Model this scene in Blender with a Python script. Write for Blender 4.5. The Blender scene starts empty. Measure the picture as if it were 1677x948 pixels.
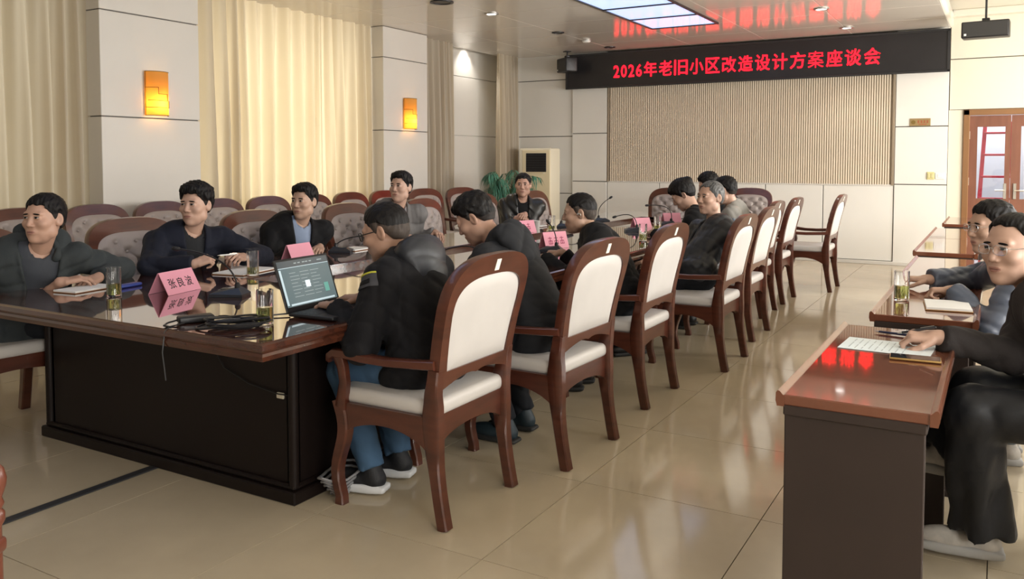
import bpy, bmesh, math, random
import numpy as np
from mathutils import Vector, Matrix, Euler

# ------------------------------------------------------------------ scene, camera, world, large lights
scene = bpy.context.scene
C = scene.collection
random.seed(7)
rng = np.random.default_rng(7)
PI = math.pi

W_PX, H_PX = 1677.0, 948.0
FOC = 1374.0
cam_d = bpy.data.cameras.new('camera')
cam_d.sensor_fit = 'HORIZONTAL'; cam_d.sensor_width = 36.0
cam_d.lens = 36.0 * FOC / W_PX
cam_d.shift_y = -(H_PX / 2 - 330.0) / W_PX
cam_d.clip_start = 0.05; cam_d.clip_end = 100
cam = bpy.data.objects.new('camera', cam_d); C.objects.link(cam)
cam.location = (0, 0, 1.42)
cam.rotation_euler = (math.radians(90 - 2.79), 0, math.radians(30.085))
scene.camera = cam

world = bpy.data.worlds.new('daylight'); scene.world = world
world.use_nodes = True
bg = world.node_tree.nodes['Background']
bg.inputs[0].default_value = (0.80, 0.90, 1.0, 1); bg.inputs[1].default_value = 1.0

def area_light(name, loc, rot, sx, sy, power, col):
    d = bpy.data.lights.new(name, 'AREA'); d.shape = 'RECTANGLE'; d.size = sx; d.size_y = sy
    d.energy = power; d.color = col
    o = bpy.data.objects.new(name, d); C.objects.link(o); o.location = loc; o.rotation_euler = rot
    return o
# daylight through the windows of the right wall (outside the frame) and behind the left curtains
for i, (y0, y1) in enumerate([(-1.6, 0.9), (2.0, 4.6), (5.7, 8.3), (9.0, 11.4)]):
    area_light('window_daylight', (2.55, (y0 + y1) / 2, 1.75), (0, math.radians(90), 0), 1.7, y1 - y0, [150, 150, 190, 250][i], (1.0, 0.96, 0.90))
for i, (y0, y1) in enumerate([(1.4, 4.4), (6.15, 8.4)]):
    area_light('curtain_daylight', (-7.95, (y0 + y1) / 2, 1.75), (0, math.radians(-90), 0), 2.3, y1 - y0, [16, 70][i], (1.0, 0.93, 0.80))

vs = scene.view_settings
vs.view_transform = 'Standard'; vs.look = 'None'; vs.gamma = 1.0; vs.use_curve_mapping = False
vs.exposure = 0.35
scene.cycles.max_bounces = 8
scene.cycles.transparent_max_bounces = 8

# ------------------------------------------------------------------ materials
MATS = {}
def mat(name, col, rough=0.5, metal=0.0, spec=0.5, coat=0.0, coat_rough=0.05, var=0.0, var_scale=6.0, bump=0.0, bump_scale=60.0,
        trans=0.0, ior=1.45, emit=None, emit_s=0.0, sheen=0.0, stretch=None, col2=None):
    if name in MATS: return MATS[name]
    m = bpy.data.materials.new(name); m.use_nodes = True; MATS[name] = m
    nt = m.node_tree; b = nt.nodes['Principled BSDF']
    b.inputs['Base Color'].default_value = (*col, 1); b.inputs['Roughness'].default_value = rough
    b.inputs['Metallic'].default_value = metal; b.inputs['Specular IOR Level'].default_value = spec
    b.inputs['Coat Weight'].default_value = coat; b.inputs['Coat Roughness'].default_value = coat_rough
    b.inputs['Transmission Weight'].default_value = trans; b.inputs['IOR'].default_value = ior
    if sheen: b.inputs['Sheen Weight'].default_value = sheen
    if emit: b.inputs['Emission Color'].default_value = (*emit, 1); b.inputs['Emission Strength'].default_value = emit_s
    if var or bump or col2:
        tc = nt.nodes.new('ShaderNodeTexCoord'); mp = nt.nodes.new('ShaderNodeMapping')
        nt.links.new(tc.outputs['Object'], mp.inputs[0])
        if stretch: mp.inputs['Scale'].default_value = stretch
    if var or col2:
        n = nt.nodes.new('ShaderNodeTexNoise'); n.inputs['Scale'].default_value = var_scale; n.inputs['Detail'].default_value = 5
        nt.links.new(mp.outputs[0], n.inputs[0])
        r = nt.nodes.new('ShaderNodeValToRGB'); nt.links.new(n.outputs[0], r.inputs[0])
        c2 = col2 if col2 else tuple(min(1, c * (1 + var)) for c in col)
        c1 = col if col2 else tuple(c * (1 - var) for c in col)
        r.color_ramp.elements[0].position = 0.32; r.color_ramp.elements[1].position = 0.68
        r.color_ramp.elements[0].color = (*c1, 1); r.color_ramp.elements[1].color = (*c2, 1)
        nt.links.new(r.outputs[0], b.inputs['Base Color'])
    if bump:
        n2 = nt.nodes.new('ShaderNodeTexNoise'); n2.inputs['Scale'].default_value = bump_scale; n2.inputs['Detail'].default_value = 3
        nt.links.new(mp.outputs[0], n2.inputs[0])
        bp = nt.nodes.new('ShaderNodeBump'); bp.inputs['Strength'].default_value = bump; bp.inputs['Distance'].default_value = 0.004
        nt.links.new(n2.outputs[0], bp.inputs['Height']); nt.links.new(bp.outputs[0], b.inputs['Normal'])
    return m

wall_m = mat('wall_panel_cream', (0.66, 0.63, 0.58), 0.45, var=0.025, var_scale=1.5)
groove_m = mat('panel_groove', (0.12, 0.11, 0.10), 0.7)
end_m = mat('end_wall_panel', (0.80, 0.78, 0.73), 0.45, var=0.02, var_scale=1.5)
slat_m = mat('slat_beige', (0.74, 0.64, 0.50), 0.5, var=0.05, var_scale=2)
slat_back_m = mat('slat_backing', (0.42, 0.35, 0.26), 0.6)
ceil_m = mat('ceiling_panel_gloss', (0.72, 0.67, 0.60), 0.13, spec=0.6, var=0.02, var_scale=1.2)
ceil_gap_m = mat('ceiling_gap', (0.10, 0.09, 0.08), 0.8)
tile_m = mat('floor_tile_polished', (0.50, 0.42, 0.30), 0.10, spec=0.5, var=0.07, var_scale=2.2)
grout_m = mat('floor_grout', (0.16, 0.13, 0.09), 0.7)
wood_m = mat('chair_wood', (0.062, 0.018, 0.0105), 0.28, coat=0.5, coat_rough=0.12, col2=(0.105, 0.031, 0.017), var_scale=5, stretch=(1, 1, 5))
table_m = mat('table_wood_gloss', (0.045, 0.013, 0.008), 0.05, spec=0.9, coat=1.0, coat_rough=0.02, col2=(0.085, 0.026, 0.015), var_scale=5, stretch=(1, 6, 1))
table_edge_m = mat('table_wood_edge', (0.045, 0.014, 0.008), 0.22, coat=0.6, coat_rough=0.1, col2=(0.08, 0.024, 0.012), var_scale=6, stretch=(1, 5, 5))
table_dark_m = mat('table_base_dark', (0.010, 0.006, 0.005), 0.45, spec=0.25)
desk_m = mat('desk_wood_gloss', (0.15, 0.052, 0.030), 0.06, spec=0.5, coat=0.45, coat_rough=0.03, col2=(0.20, 0.075, 0.042), var_scale=4, stretch=(1, 5, 1))
desk_lip_m = mat('desk_lip_wood', (0.14, 0.048, 0.025), 0.25, coat=0.5, coat_rough=0.1, col2=(0.20, 0.07, 0.036), var_scale=5, stretch=(1, 5, 1))
desk_dark_m = mat('desk_panel_dark', (0.032, 0.021, 0.018), 0.5, var=0.12, var_scale=3)
vinyl_m = mat('back_vinyl_white', (0.60, 0.57, 0.54), 0.5, var=0.03, var_scale=5, bump=0.06, bump_scale=220)
tuft_m = mat('tufted_fabric_mauve', (0.35, 0.30, 0.28), 0.42, var=0.04, var_scale=6, bump=0.05, bump_scale=200)
curtain_m = None
black_m = mat('black_plastic', (0.012, 0.012, 0.014), 0.4)
darkgrey_m = mat('dark_grey_plastic', (0.04, 0.042, 0.048), 0.45)
steel_m = mat('brushed_steel', (0.65, 0.62, 0.56), 0.3, metal=1.0)
white_m = mat('white_plastic', (0.80, 0.80, 0.78), 0.4)
paper_m = mat('white_paper', (0.80, 0.80, 0.78), 0.8)
pink_m = mat('pink_card', (0.83, 0.36, 0.46), 0.6)
ink_m = mat('black_ink', (0.015, 0.012, 0.015), 0.6)
glass_m = mat('clear_glass', (1, 1, 1), 0.0, trans=1.0, ior=1.45)
tea_m = mat('green_tea', (0.62, 0.66, 0.20), 0.0, trans=0.9, ior=1.33)
leafbit_m = mat('tea_leaves', (0.10, 0.12, 0.02), 0.7)
led_red_m = mat('led_red', (0.1, 0, 0), 0.5, emit=(1.0, 0.004, 0.012), emit_s=4.5)
led_body_m = mat('led_panel_black', (0.022, 0.021, 0.023), 0.32, var=0.08, var_scale=3)
door_m = mat('door_wood', (0.18, 0.072, 0.045), 0.35, coat=0.3, coat_rough=0.15, col2=(0.22, 0.09, 0.055), var_scale=3, stretch=(6, 6, 1))
leather_m = mat('notebook_tan', (0.34, 0.16, 0.07), 0.5)

def make_curtain_mat():
    m = bpy.data.materials.new('curtain_cloth'); m.use_nodes = True
    nt = m.node_tree; nt.nodes.clear()
    out = nt.nodes.new('ShaderNodeOutputMaterial'); mix = nt.nodes.new('ShaderNodeMixShader')
    d = nt.nodes.new('ShaderNodeBsdfDiffuse'); t = nt.nodes.new('ShaderNodeBsdfTranslucent')
    d.inputs[0].default_value = (0.62, 0.56, 0.47, 1); t.inputs[0].default_value = (0.72, 0.60, 0.38, 1)
    mix.inputs[0].default_value = 0.42
    nt.links.new(d.outputs[0], mix.inputs[1]); nt.links.new(t.outputs[0], mix.inputs[2]); nt.links.new(mix.outputs[0], out.inputs[0])
    return m
curtain_m = make_curtain_mat()

# ------------------------------------------------------------------ object helpers
def mesh_obj(name, V, F, material, parent=None, smooth=False, mats=None, midx=None):
    me = bpy.data.meshes.new(name)
    me.from_pydata([tuple(map(float, v)) for v in V], [], [tuple(map(int, f)) for f in F])
    for m in (mats or [material]): me.materials.append(m)
    if midx is not None: me.polygons.foreach_set('material_index', np.asarray(midx, dtype=np.int32))
    if smooth: me.polygons.foreach_set('use_smooth', np.ones(len(me.polygons), dtype=bool))
    me.update()
    return link(name, me, parent)
def link(name, me, parent=None):
    o = bpy.data.objects.new(name, me); C.objects.link(o)
    if parent: o.parent = parent
    return o
def empty(name, loc=(0, 0, 0), rz=0.0):
    o = bpy.data.objects.new(name, None); C.objects.link(o); o.location = loc; o.rotation_euler = (0, 0, rz)
    o.empty_display_size = 0.1
    return o
def tag(o, label, cat, group=None):
    o['label'] = label; o['category'] = cat
    if group: o['group'] = group
    return o
def struct(o, label=None):
    o['kind'] = 'structure'
    if label: o['label'] = label
    return o
def copy_tree(o, parent=None):
    c = o.copy(); C.objects.link(c); c.parent = parent
    for ch in [x for x in o.children]:
        copy_tree(ch, c)
    return c

class MB:
    """collects simple shapes and builds one mesh"""
    def __init__(s): s.V = []; s.F = []
    def add(s, V, F):
        n = len(s.V); s.V += [tuple(v) for v in V]; s.F += [tuple(i + n for i in f) for f in F]; return s
    def box(s, x0, x1, y0, y1, z0, z1, b=0.0):
        if x0 > x1: x0, x1 = x1, x0
        if y0 > y1: y0, y1 = y1, y0
        if z0 > z1: z0, z1 = z1, z0
        b = min(b, (x1 - x0) * .45, (y1 - y0) * .45, (z1 - z0) * .45)
        if b <= 1e-6:
            V = [(x, y, z) for z in (z0, z1) for y in (y0, y1) for x in (x0, x1)]
            F = [(0, 2, 3, 1), (4, 5, 7, 6), (0, 1, 5, 4), (2, 6, 7, 3), (0, 4, 6, 2), (1, 3, 7, 5)]
            return s.add(V, F)
        V = []; idx = {}
        for i in (0, 1):
            for j in (0, 1):
                for k in (0, 1):
                    cx, cy, cz = (x0, x1)[i], (y0, y1)[j], (z0, z1)[k]
                    sx, sy, sz = (1, -1)[i], (1, -1)[j], (1, -1)[k]
                    for a in range(3):
                        p = [cx + sx * b, cy + sy * b, cz + sz * b]; p[a] = (cx, cy, cz)[a]
                        idx[(i, j, k, a)] = len(V); V.append(p)
        F = []
        for k in (0, 1):
            q = [idx[(0, 0, k, 2)], idx[(1, 0, k, 2)], idx[(1, 1, k, 2)], idx[(0, 1, k, 2)]]; F.append(q if k else q[::-1])
            q = [idx[(0, k, 0, 1)], idx[(1, k, 0, 1)], idx[(1, k, 1, 1)], idx[(0, k, 1, 1)]]; F.append(q[::-1] if k else q)
            q = [idx[(k, 0, 0, 0)], idx[(k, 1, 0, 0)], idx[(k, 1, 1, 0)], idx[(k, 0, 1, 0)]]; F.append(q if k else q[::-1])
        for i in (0, 1):
            for j in (0, 1):
                F.append([idx[(i, j, 0, 0)], idx[(i, j, 1, 0)], idx[(i, j, 1, 1)], idx[(i, j, 0, 1)]])
                F.append([idx[(i, 0, j, 0)], idx[(i, 1, j, 0)], idx[(i, 1, j, 2)], idx[(i, 0, j, 2)]])
                F.append([idx[(0, i, j, 1)], idx[(1, i, j, 1)], idx[(1, i, j, 2)], idx[(0, i, j, 2)]])
                for k in (0, 1):
                    F.append([idx[(i, j, k, 0)], idx[(i, j, k, 1)], idx[(i, j, k, 2)]])
        return s.add(V, F)
    def tube(s, pts, r, n=8, cap=True):
        pts = [Vector(p) for p in pts]; m = len(pts)
        rs = r if isinstance(r, (list, tuple)) else [r] * m
        T = [(pts[min(i + 1, m - 1)] - pts[max(i - 1, 0)]).normalized() for i in range(m)]
        u = T[0].orthogonal().normalized(); V = []; F = []
        for i in range(m):
            u = (u - T[i] * u.dot(T[i])).normalized(); v = T[i].cross(u)
            for k in range(n):
                a = 2 * PI * k / n; V.append(pts[i] + (u * math.cos(a) + v * math.sin(a)) * rs[i])
        for i in range(m - 1):
            for k in range(n):
                F.append((i * n + k, i * n + (k + 1) % n, (i + 1) * n + (k + 1) % n, (i + 1) * n + k))
        if cap: F.append(tuple(range(n))[::-1]); F.append(tuple((m - 1) * n + k for k in range(n)))
        return s.add(V, F)
    def sweep(s, pts, side, wd, th, bev=0.25):
        """rounded-rectangular bar along pts; side = fixed sideways axis; wd, th = width (along side) and thickness, lists allowed"""
        pts = [Vector(p) for p in pts]; m = len(pts); side = Vector(side).normalized()
        wd = wd if isinstance(wd, (list, tuple)) else [wd] * m
        th = th if isinstance(th, (list, tuple)) else [th] * m
        V = []; F = []; c = 1 - bev
        prof = [(-1, -c), (-c, -1), (c, -1), (1, -c), (1, c), (c, 1), (-c, 1), (-1, c)]
        for i in range(m):
            t = (pts[min(i + 1, m - 1)] - pts[max(i - 1, 0)]).normalized(); nrm = t.cross(side).normalized()
            for a, b in prof: V.append(pts[i] + side * (a * wd[i] / 2) + nrm * (b * th[i] / 2))
        n = 8
        for i in range(m - 1):
            for k in range(n): F.append((i * n + k, i * n + (k + 1) % n, (i + 1) * n + (k + 1) % n, (i + 1) * n + k))
        F.append(tuple(range(n))[::-1]); F.append(tuple((m - 1) * n + k for k in range(n)))
        return s.add(V, F)
    def lathe(s, prof, n=24, c=(0, 0, 0)):
        V = []; F = []; m = len(prof)
        for r, z in prof:
            for k in range(n):
                a = 2 * PI * k / n; V.append((c[0] + r * math.cos(a), c[1] + r * math.sin(a), c[2] + z))
        for i in range(m - 1):
            for k in range(n): F.append((i * n + k, i * n + (k + 1) % n, (i + 1) * n + (k + 1) % n, (i + 1) * n + k))
        if prof[0][0] > 1e-6: F.append(tuple(range(n))[::-1])
        if prof[-1][0] > 1e-6: F.append(tuple((m - 1) * n + k for k in range(n)))
        return s.add(V, F)
    def prism(s, poly, axis, a0, a1):
        """polygon (list of 2-D points) extruded along axis 0/1/2 from a0 to a1"""
        n = len(poly); V = []
        for a in (a0, a1):
            for p, q in poly:
                V.append((a, p, q) if axis == 0 else (p, a, q) if axis == 1 else (p, q, a))
        F = [tuple(range(n))[::-1], tuple(range(n, 2 * n))] + [(i, (i + 1) % n, n + (i + 1) % n, n + i) for i in range(n)]
        return s.add(V, F)
    def build(s, name, material, parent=None, smooth=False, fix=True):
        o = mesh_obj(name, s.V, s.F, material, parent, smooth)
        if fix:
            bm = bmesh.new(); bm.from_mesh(o.data); bmesh.ops.recalc_face_normals(bm, faces=bm.faces); bm.to_mesh(o.data); bm.free()
        if smooth: auto_smooth(o.data)
        return o
def auto_smooth(me, ang=40):
    bm = bmesh.new(); bm.from_mesh(me)
    lim = math.radians(ang)
    for e in bm.edges:
        e.smooth = not (len(e.link_faces) == 2 and e.calc_face_angle(0) > lim)
    for f in bm.faces: f.smooth = True
    bm.to_mesh(me); bm.free()
def rbox(name, x0, x1, y0, y1, z0, z1, r, material, parent=None, seg=3, puff=0.0):
    """round-edged block by bevelling"""
    bm = bmesh.new(); bmesh.ops.create_cube(bm, size=1)
    bmesh.ops.scale(bm, vec=(x1 - x0, y1 - y0, z1 - z0), verts=bm.verts)
    bmesh.ops.bevel(bm, geom=bm.edges[:], offset=r, segments=seg, affect='EDGES', profile=0.5)
    bmesh.ops.translate(bm, vec=((x0 + x1) / 2, (y0 + y1) / 2, (z0 + z1) / 2), verts=bm.verts)
    me = bpy.data.meshes.new(name); bm.to_mesh(me); bm.free(); me.materials.append(material)
    auto_smooth(me, 35)
    return link(name, me, parent)
def text_mesh(name, txt, size, material, parent, M, bold=0.0, depth=0.002, align='CENTER', fit=None):
    cu = bpy.data.curves.new('glyph_curve', 'FONT'); cu.body = txt; cu.size = size; cu.align_x = align; cu.align_y = 'CENTER'
    cu.extrude = depth; cu.offset = bold; cu.resolution_u = 3
    t = bpy.data.objects.new('glyph_tmp', cu); C.objects.link(t)
    dg = bpy.context.evaluated_depsgraph_get()
    me = bpy.data.meshes.new_from_object(t.evaluated_get(dg))
    bpy.data.objects.remove(t); bpy.data.curves.remove(cu)
    co = np.empty(len(me.vertices) * 3); me.vertices.foreach_get('co', co); co = co.reshape(-1, 3)
    if fit and len(co):
        lo = co.min(0); hi = co.max(0)
        co[:, 0] = (co[:, 0] - (lo[0] + hi[0]) / 2) * (fit[0] / max(1e-6, hi[0] - lo[0]))
        co[:, 1] = (co[:, 1] - (lo[1] + hi[1]) / 2) * (fit[1] / max(1e-6, hi[1] - lo[1]))
    co = np.c_[co, np.ones(len(co))] @ np.array(M).T
    me.vertices.foreach_set('co', co[:, :3].ravel()); me.update()
    me.materials.clear(); me.materials.append(material)
    return link(name, me, parent)
def frame_matrix(o, ex, ey):
    ex = Vector(ex).normalized(); ey = Vector(ey).normalized(); ez = ex.cross(ey)
    return Matrix(((ex.x, ey.x, ez.x, o[0]), (ex.y, ey.y, ez.y, o[1]), (ex.z, ey.z, ez.z, o[2]), (0, 0, 0, 1)))

# ------------------------------------------------------------------ floor
FX0, FX1, FY0, FY1 = -7.8, 2.6, -3.1, 14.7
floor = MB().box(FX0, FX1, FY0, FY1, -0.12, -0.012).build('floor', grout_m); struct(floor, 'polished beige tiled floor of the meeting room')
TXP, TYP = 0.78, 0.836
tile_me = None
i0 = math.floor(FX0 / TXP); i1 = math.ceil(FX1 / TXP)
j0 = math.floor((FY0 - 1.64) / TYP); j1 = math.ceil((FY1 - 1.64) / TYP)
for i in range(i0, i1):
    for j in range(j0, j1):
        if tile_me is None:
            t = MB().box(0.0018, TXP - 0.0018, 0.0018, TYP - 0.0018, -0.012, 0).build('tile', tile_m, floor); tile_me = t.data
        else:
            t = link('tile', tile_me, floor)
        t.location = (i * TXP, 1.64 + j * TYP, 0)
strip = MB().box(-3.375, -3.325, -2.0, 2.60, 0.0005, 0.006, 0.002).build('floor_cable_cover', mat('cable_cover_grey', (0.035, 0.036, 0.040), 0.5))
tag(strip, 'long dark grey cable cover strip lying on the floor before the conference table', 'cable cover')

# ------------------------------------------------------------------ ceiling
CZ = 3.15
ceiling = MB().box(-7.2, -0.60, FY0, 12.45, CZ + 0.012, CZ + 0.16).build('ceiling', ceil_gap_m); struct(ceiling, 'glossy beige panelled ceiling')
xs = [-7.2, -6.37, -5.2, -4.03, -2.93, -1.77, -0.60]
ys = [12.43 - 0.958 * k for k in range(17)]
for a in range(6):
    for b in range(16):
        MB().box(xs[a] + .003, xs[a + 1] - .003, ys[b + 1] + .003, ys[b] - .003, CZ, CZ + 0.012, 0.002).build('panel', ceil_m, ceiling)
# rounded cove edge on the right, raised aisle ceiling, raised curtain pocket
pr_ = [(-0.60, CZ + .16)] + [(-0.60 + 0.05 * math.sin(a), CZ + 0.05 - 0.05 * math.cos(a)) for a in np.linspace(0, PI / 2, 7)] + [(-0.55, CZ + .16)]
cove = MB().prism([(x, z) for x, z in pr_], 1, FY0, 12.45).build('cove_edge', ceil_m, ceiling, smooth=True)
plaster_m = mat('aisle_ceiling_cream', (0.70, 0.66, 0.56), 0.6)
ca = MB().box(-0.60, 2.6, FY0, 12.45, 3.36, 3.5).build('trim_1', plaster_m); struct(ca, 'raised cream ceiling above the side aisle')
MB().box(-0.56, 2.45, 12.28, 12.42, 3.27, 3.36, .01).build('cornice', plaster_m, ca)
cl = MB().box(-7.75, -7.2, FY0, 12.45, 3.34, 3.5).build('trim_2', plaster_m); struct(cl, 'raised curtain pocket along the left edge of the ceiling')
MB().box(-7.205, -7.185, FY0, 12.42, CZ - .003, 3.36).build('pocket_fascia', wall_m, cl)

# ------------------------------------------------------------------ far end wall
EY = 12.42
m = MB()
m.box(-7.75, -0.41, EY + .035, EY + .2, 0, 3.5)
m.box(-0.41, 0.72, EY + .035, EY + .2, 2.08, 3.5)
m.box(0.72, 2.6, EY + .035, EY + .2, 0, 3.5)
wall_back = m.build('wall_back', groove_m); struct(wall_back, 'far end wall clad in cream panels and vertical beige slats')
def panel(x0, x1, z0, z1, y=EY, th=.035, g=.006, parent=None, material=None):
    return MB().box(x0 + g, x1 - g, y, EY + .036, z0 + g, z1 - g, .003).build('panel', material or end_m, parent or wall_back)
for z0, z1 in ((0, .88), (.88, 1.82), (1.82, 2.75), (2.75, 3.48)): panel(-7.6, -6.05, z0, z1, EY + .012)
for z0, z1 in ((0, 1.085), (1.085, 1.86), (1.86, 2.62), (2.62, 3.48)): panel(-6.05, -5.43, z0, z1, EY - .02)
sx = [-5.43, -4.55, -3.74, -2.93, -2.13, -1.22]
for a in range(5): panel(sx[a], sx[a + 1], 0.05, 1.085, EY - .005)
for z0, z1 in ((0, 1.10), (1.10, 1.875), (1.875, 2.62), (2.62, 3.48)): panel(-1.22, -0.58, z0, z1, EY - .02)
plain_m = mat('door_wall_cream', (0.74, 0.69, 0.57), 0.55)
for z0, z1 in ((2.08, 2.74), (2.74, 3.36)): panel(-0.58, 2.4, z0, z1, EY + .005, material=plain_m)
panel(-0.58, -0.41, 0, 2.08, EY + .005, material=plain_m, g=.0); panel(0.72, 2.4, 0, 2.08, EY + .005, material=plain_m, g=.0)
MB().box(-5.40, -1.25, EY + .015, EY + .036, 1.09, 3.14).build('slat_backing', slat_back_m, wall_back)
slat_me = None; n_sl = 130; p_sl = (5.40 - 1.25 - .04) / n_sl
for k in range(n_sl):
    if slat_me is None:
        s_ = MB().box(0, p_sl * .62, EY - .008, EY + .016, 1.095, 3.13, .003).build('slat', slat_m, wall_back); slat_me = s_.data
    else: s_ = link('slat', slat_me, wall_back)
    s_.location = (-5.38 + k * p_sl, 0, 0)
for x in (-5.43, -1.255):
    MB().box(x, x + .035, EY - .02, EY + .03, 1.085, 3.14, .004).build('edge_trim', mat('slat_edge_brown', (0.30, 0.24, 0.17), .5), wall_back)
MB().box(-5.43, -1.22, EY - .012, EY + .03, 1.075, 1.097, .003).build('ledge_trim', wall_m, wall_back)
bb = MB().box(-7.6, -0.41, EY - .03, EY + .0, 0, .05, .004).build('baseboard_back', wall_m); struct(bb, 'pale baseboard under the far end wall')

# ------------------------------------------------------------------ left wall, columns, windows
LX = -7.5
m = MB()
def wall_with_openings(m, x0, x1, y0, y1, z1, ops, oz0, oz1):
    c = y0
    for a, b in ops:
        m.box(x0, x1, c, a, 0, z1); m.box(x0, x1, a, b, 0, oz0); m.box(x0, x1, a, b, oz1, z1); c = b
    m.box(x0, x1, c, y1, 0, z1)
wall_with_openings(m, LX - .12, LX, FY0, EY + .035, 3.5, [(1.4, 4.4), (6.15, 8.4)], .3, 3.0)
wall_left = m.build('wall_left', wall_m); struct(wall_left, 'left wall with curtained windows and cream clad columns')
for y0, y1, zz in ((9.5, EY, ((0, .9), (.9, 1.82), (1.82, 2.76), (2.76, 3.34))),):
    for z0, z1 in zz:
        MB().box(LX, LX + .03, y0 + .004, y1 - .004, z0 + .006, z1 - .006, .003).build('panel', wall_m, wall_left)
for (c0, c1) in ((4.62, 5.68), (8.56, 9.52), (0.2, 1.2)):
    col = MB().box(LX, -6.885, c0 + .012, c1 - .012, 0, 3.34).build('column', groove_m, wall_left)
    for z0, z1 in ((0, .90), (.90, 1.815), (1.815, 2.755), (2.755, 3.149)):
        MB().box(LX + .01, -6.87, c0, c1, z0 + .005, z1 - .005, .004).build('panel', wall_m, col)
pane_m = bpy.data.materials.new('window_pane'); pane_m.use_nodes = True
nt = pane_m.node_tree; nt.nodes.clear()
o_ = nt.nodes.new('ShaderNodeOutputMaterial'); mx = nt.nodes.new('ShaderNodeMixShader'); tr = nt.nodes.new('ShaderNodeBsdfTransparent'); gl = nt.nodes.new('ShaderNodeBsdfGlossy')
gl.inputs['Roughness'].default_value = 0.02; mx.inputs[0].default_value = 0.08
nt.links.new(tr.outputs[0], mx.inputs[1]); nt.links.new(gl.outputs[0], mx.inputs[2]); nt.links.new(mx.outputs[0], o_.inputs[0])
frame_m = mat('window_frame_white', (0.7, 0.7, 0.7), .4)
def window(n, x, y0, y1, z0, z1):
    m = MB()
    for a, b in ((y0, y0 + .05), (y1 - .05, y1), ((y0 + y1) / 2 - .025, (y0 + y1) / 2 + .025)): m.box(x - .03, x + .03, a, b, z0, z1)
    for a, b in ((z0, z0 + .05), (z1 - .05, z1), (z0 + .62 * (z1 - z0), z0 + .62 * (z1 - z0) + .05)): m.box(x - .028, x + .028, y0, y1, a, b)
    w = m.build('window_%d' % n, frame_m); struct(w)
    for a, b in ((y0 + .05, (y0 + y1) / 2 - .025), ((y0 + y1) / 2 + .025, y1 - .05)):
        for c, d in ((z0 + .05, z0 + .62 * (z1 - z0)), (z0 + .62 * (z1 - z0) + .05, z1 - .05)):
            MB().box(x - .004, x + .004, a, b, c, d).build('pane', pane_m, w)
    return w
window(1, LX - .06, 1.4, 4.4, .3, 3.0); window(2, LX - .06, 6.15, 8.4, .3, 3.0)

# ------------------------------------------------------------------ right wall and the wall behind the camera (outside the frame)
m = MB(); rwin = [(-1.6, 0.9), (2.0, 4.6), (5.7, 8.3), (9.0, 11.4)]
wall_with_openings(m, 2.4, 2.5, FY0, EY + .035, 3.5, rwin, .9, 2.6)
wall_right = m.build('wall_right', plain_m); struct(wall_right, 'right wall with windows')
for k, (a, b) in enumerate(rwin): window(3 + k, 2.45, a, b, .9, 2.6)
wall_front = MB().box(-7.75, 2.6, FY0 - .1, FY0, 0, 3.5).build('wall_front', wall_m); struct(wall_front, 'wall behind the photographer')

# ------------------------------------------------------------------ door and corridor
dr = empty('door_1', (0.13, EY, 0)); struct(dr, 'brown double door with a narrow glazed pane')
m = MB(); m.box(-.54, -.465, -.02, .12, 0, 2.08, .008); m.box(.515, .59, -.02, .12, 0, 2.08, .008); m.box(-.54, .59, -.02, .12, 2.005, 2.08, .008)
m.build('frame', mat('door_frame_wood', (0.24, 0.12, 0.05), .35, coat=.3), dr)
for sgn in (-1, 1):
    x0, x1 = (-.465, -.002) if sgn < 0 else (.002, .515)
    g0, g1 = (-.375, -.065) if sgn < 0 else (.11, .42)
    m = MB(); m.box(x0, g0, .02, .065, .01, 2.0); m.box(g1, x1, .02, .065, .01, 2.0); m.box(g0, g1, .02, .065, .01, .93); m.box(g0, g1, .02, .065, 1.855, 2.0)
    lf = m.build('leaf', door_m, dr)
    MB().box(g0, g1, .038, .046, .93, 1.855).build('pane', pane_m, lf)
    m = MB(); hx = -.055 if sgn < 0 else .055
    m.box(hx - .018, hx + .018, .004, .02, .93, 1.13, .004); m.tube([(hx, -.03, 1.04), (hx - .11 * (1 if sgn < 0 else -1), -.035, 1.04)], .009); m.tube([(hx, .01, 1.04), (hx, -.034, 1.04)], .009)
    m.build('handle', steel_m, lf)
    m = MB()
    for hz in (.35, 1.1, 1.7): m.box(x0 - .006 if sgn < 0 else x1 - .006, x0 + .006 if sgn < 0 else x1 + .006, .005, .02, hz, hz + .1)
    m.build('hinges', steel_m, lf)
m = MB().box(-1.6, 2.6, 14.6, 14.7, 0, 3.5); m.box(-1.7, -1.6, EY + .2, 14.7, 0, 3.5); m.box(2.5, 2.6, EY + .2, 14.7, 0, 3.5); m.box(-1.7, 2.6, EY + .2, 14.7, 3.0, 3.1)
cw = m.build('trim_3', mat('corridor_white', (0.72, 0.74, 0.80), .6)); struct(cw, 'white corridor beyond the door')
area_light('corridor_fill', (0.1, 13.6, 2.95), (0, 0, 0), 1.2, 1.0, 60, (0.9, 0.95, 1.0))  # added fill light brightening the corridor in place of its unmodelled window
ladder = empty('step_ladder', (-.02, 13.35, 0)); red_m = mat('ladder_red', (0.75, 0.05, 0.10), .4)
for s in (-1, 1):
    MB().sweep([(s * .24, -.25, 0), (s * .15, .02, 1.95)], (1, 0, 0), .05, .03).build('stile', red_m, ladder)
    MB().sweep([(s * .24, .35, 0), (s * .15, .06, 1.95)], (1, 0, 0), .045, .03).build('rear_stile', red_m, ladder)
for k in range(6):
    z = .3 + k * .3; u = z / 1.95
    MB().box(-.24 + .09 * u, .24 - .09 * u, -.25 + .27 * u - .04, -.25 + .27 * u + .04, z - .015, z + .015, .004).build('rung', red_m, ladder)
tag(ladder, 'red step ladder seen through the glass of the brown door', 'ladder')

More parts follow.
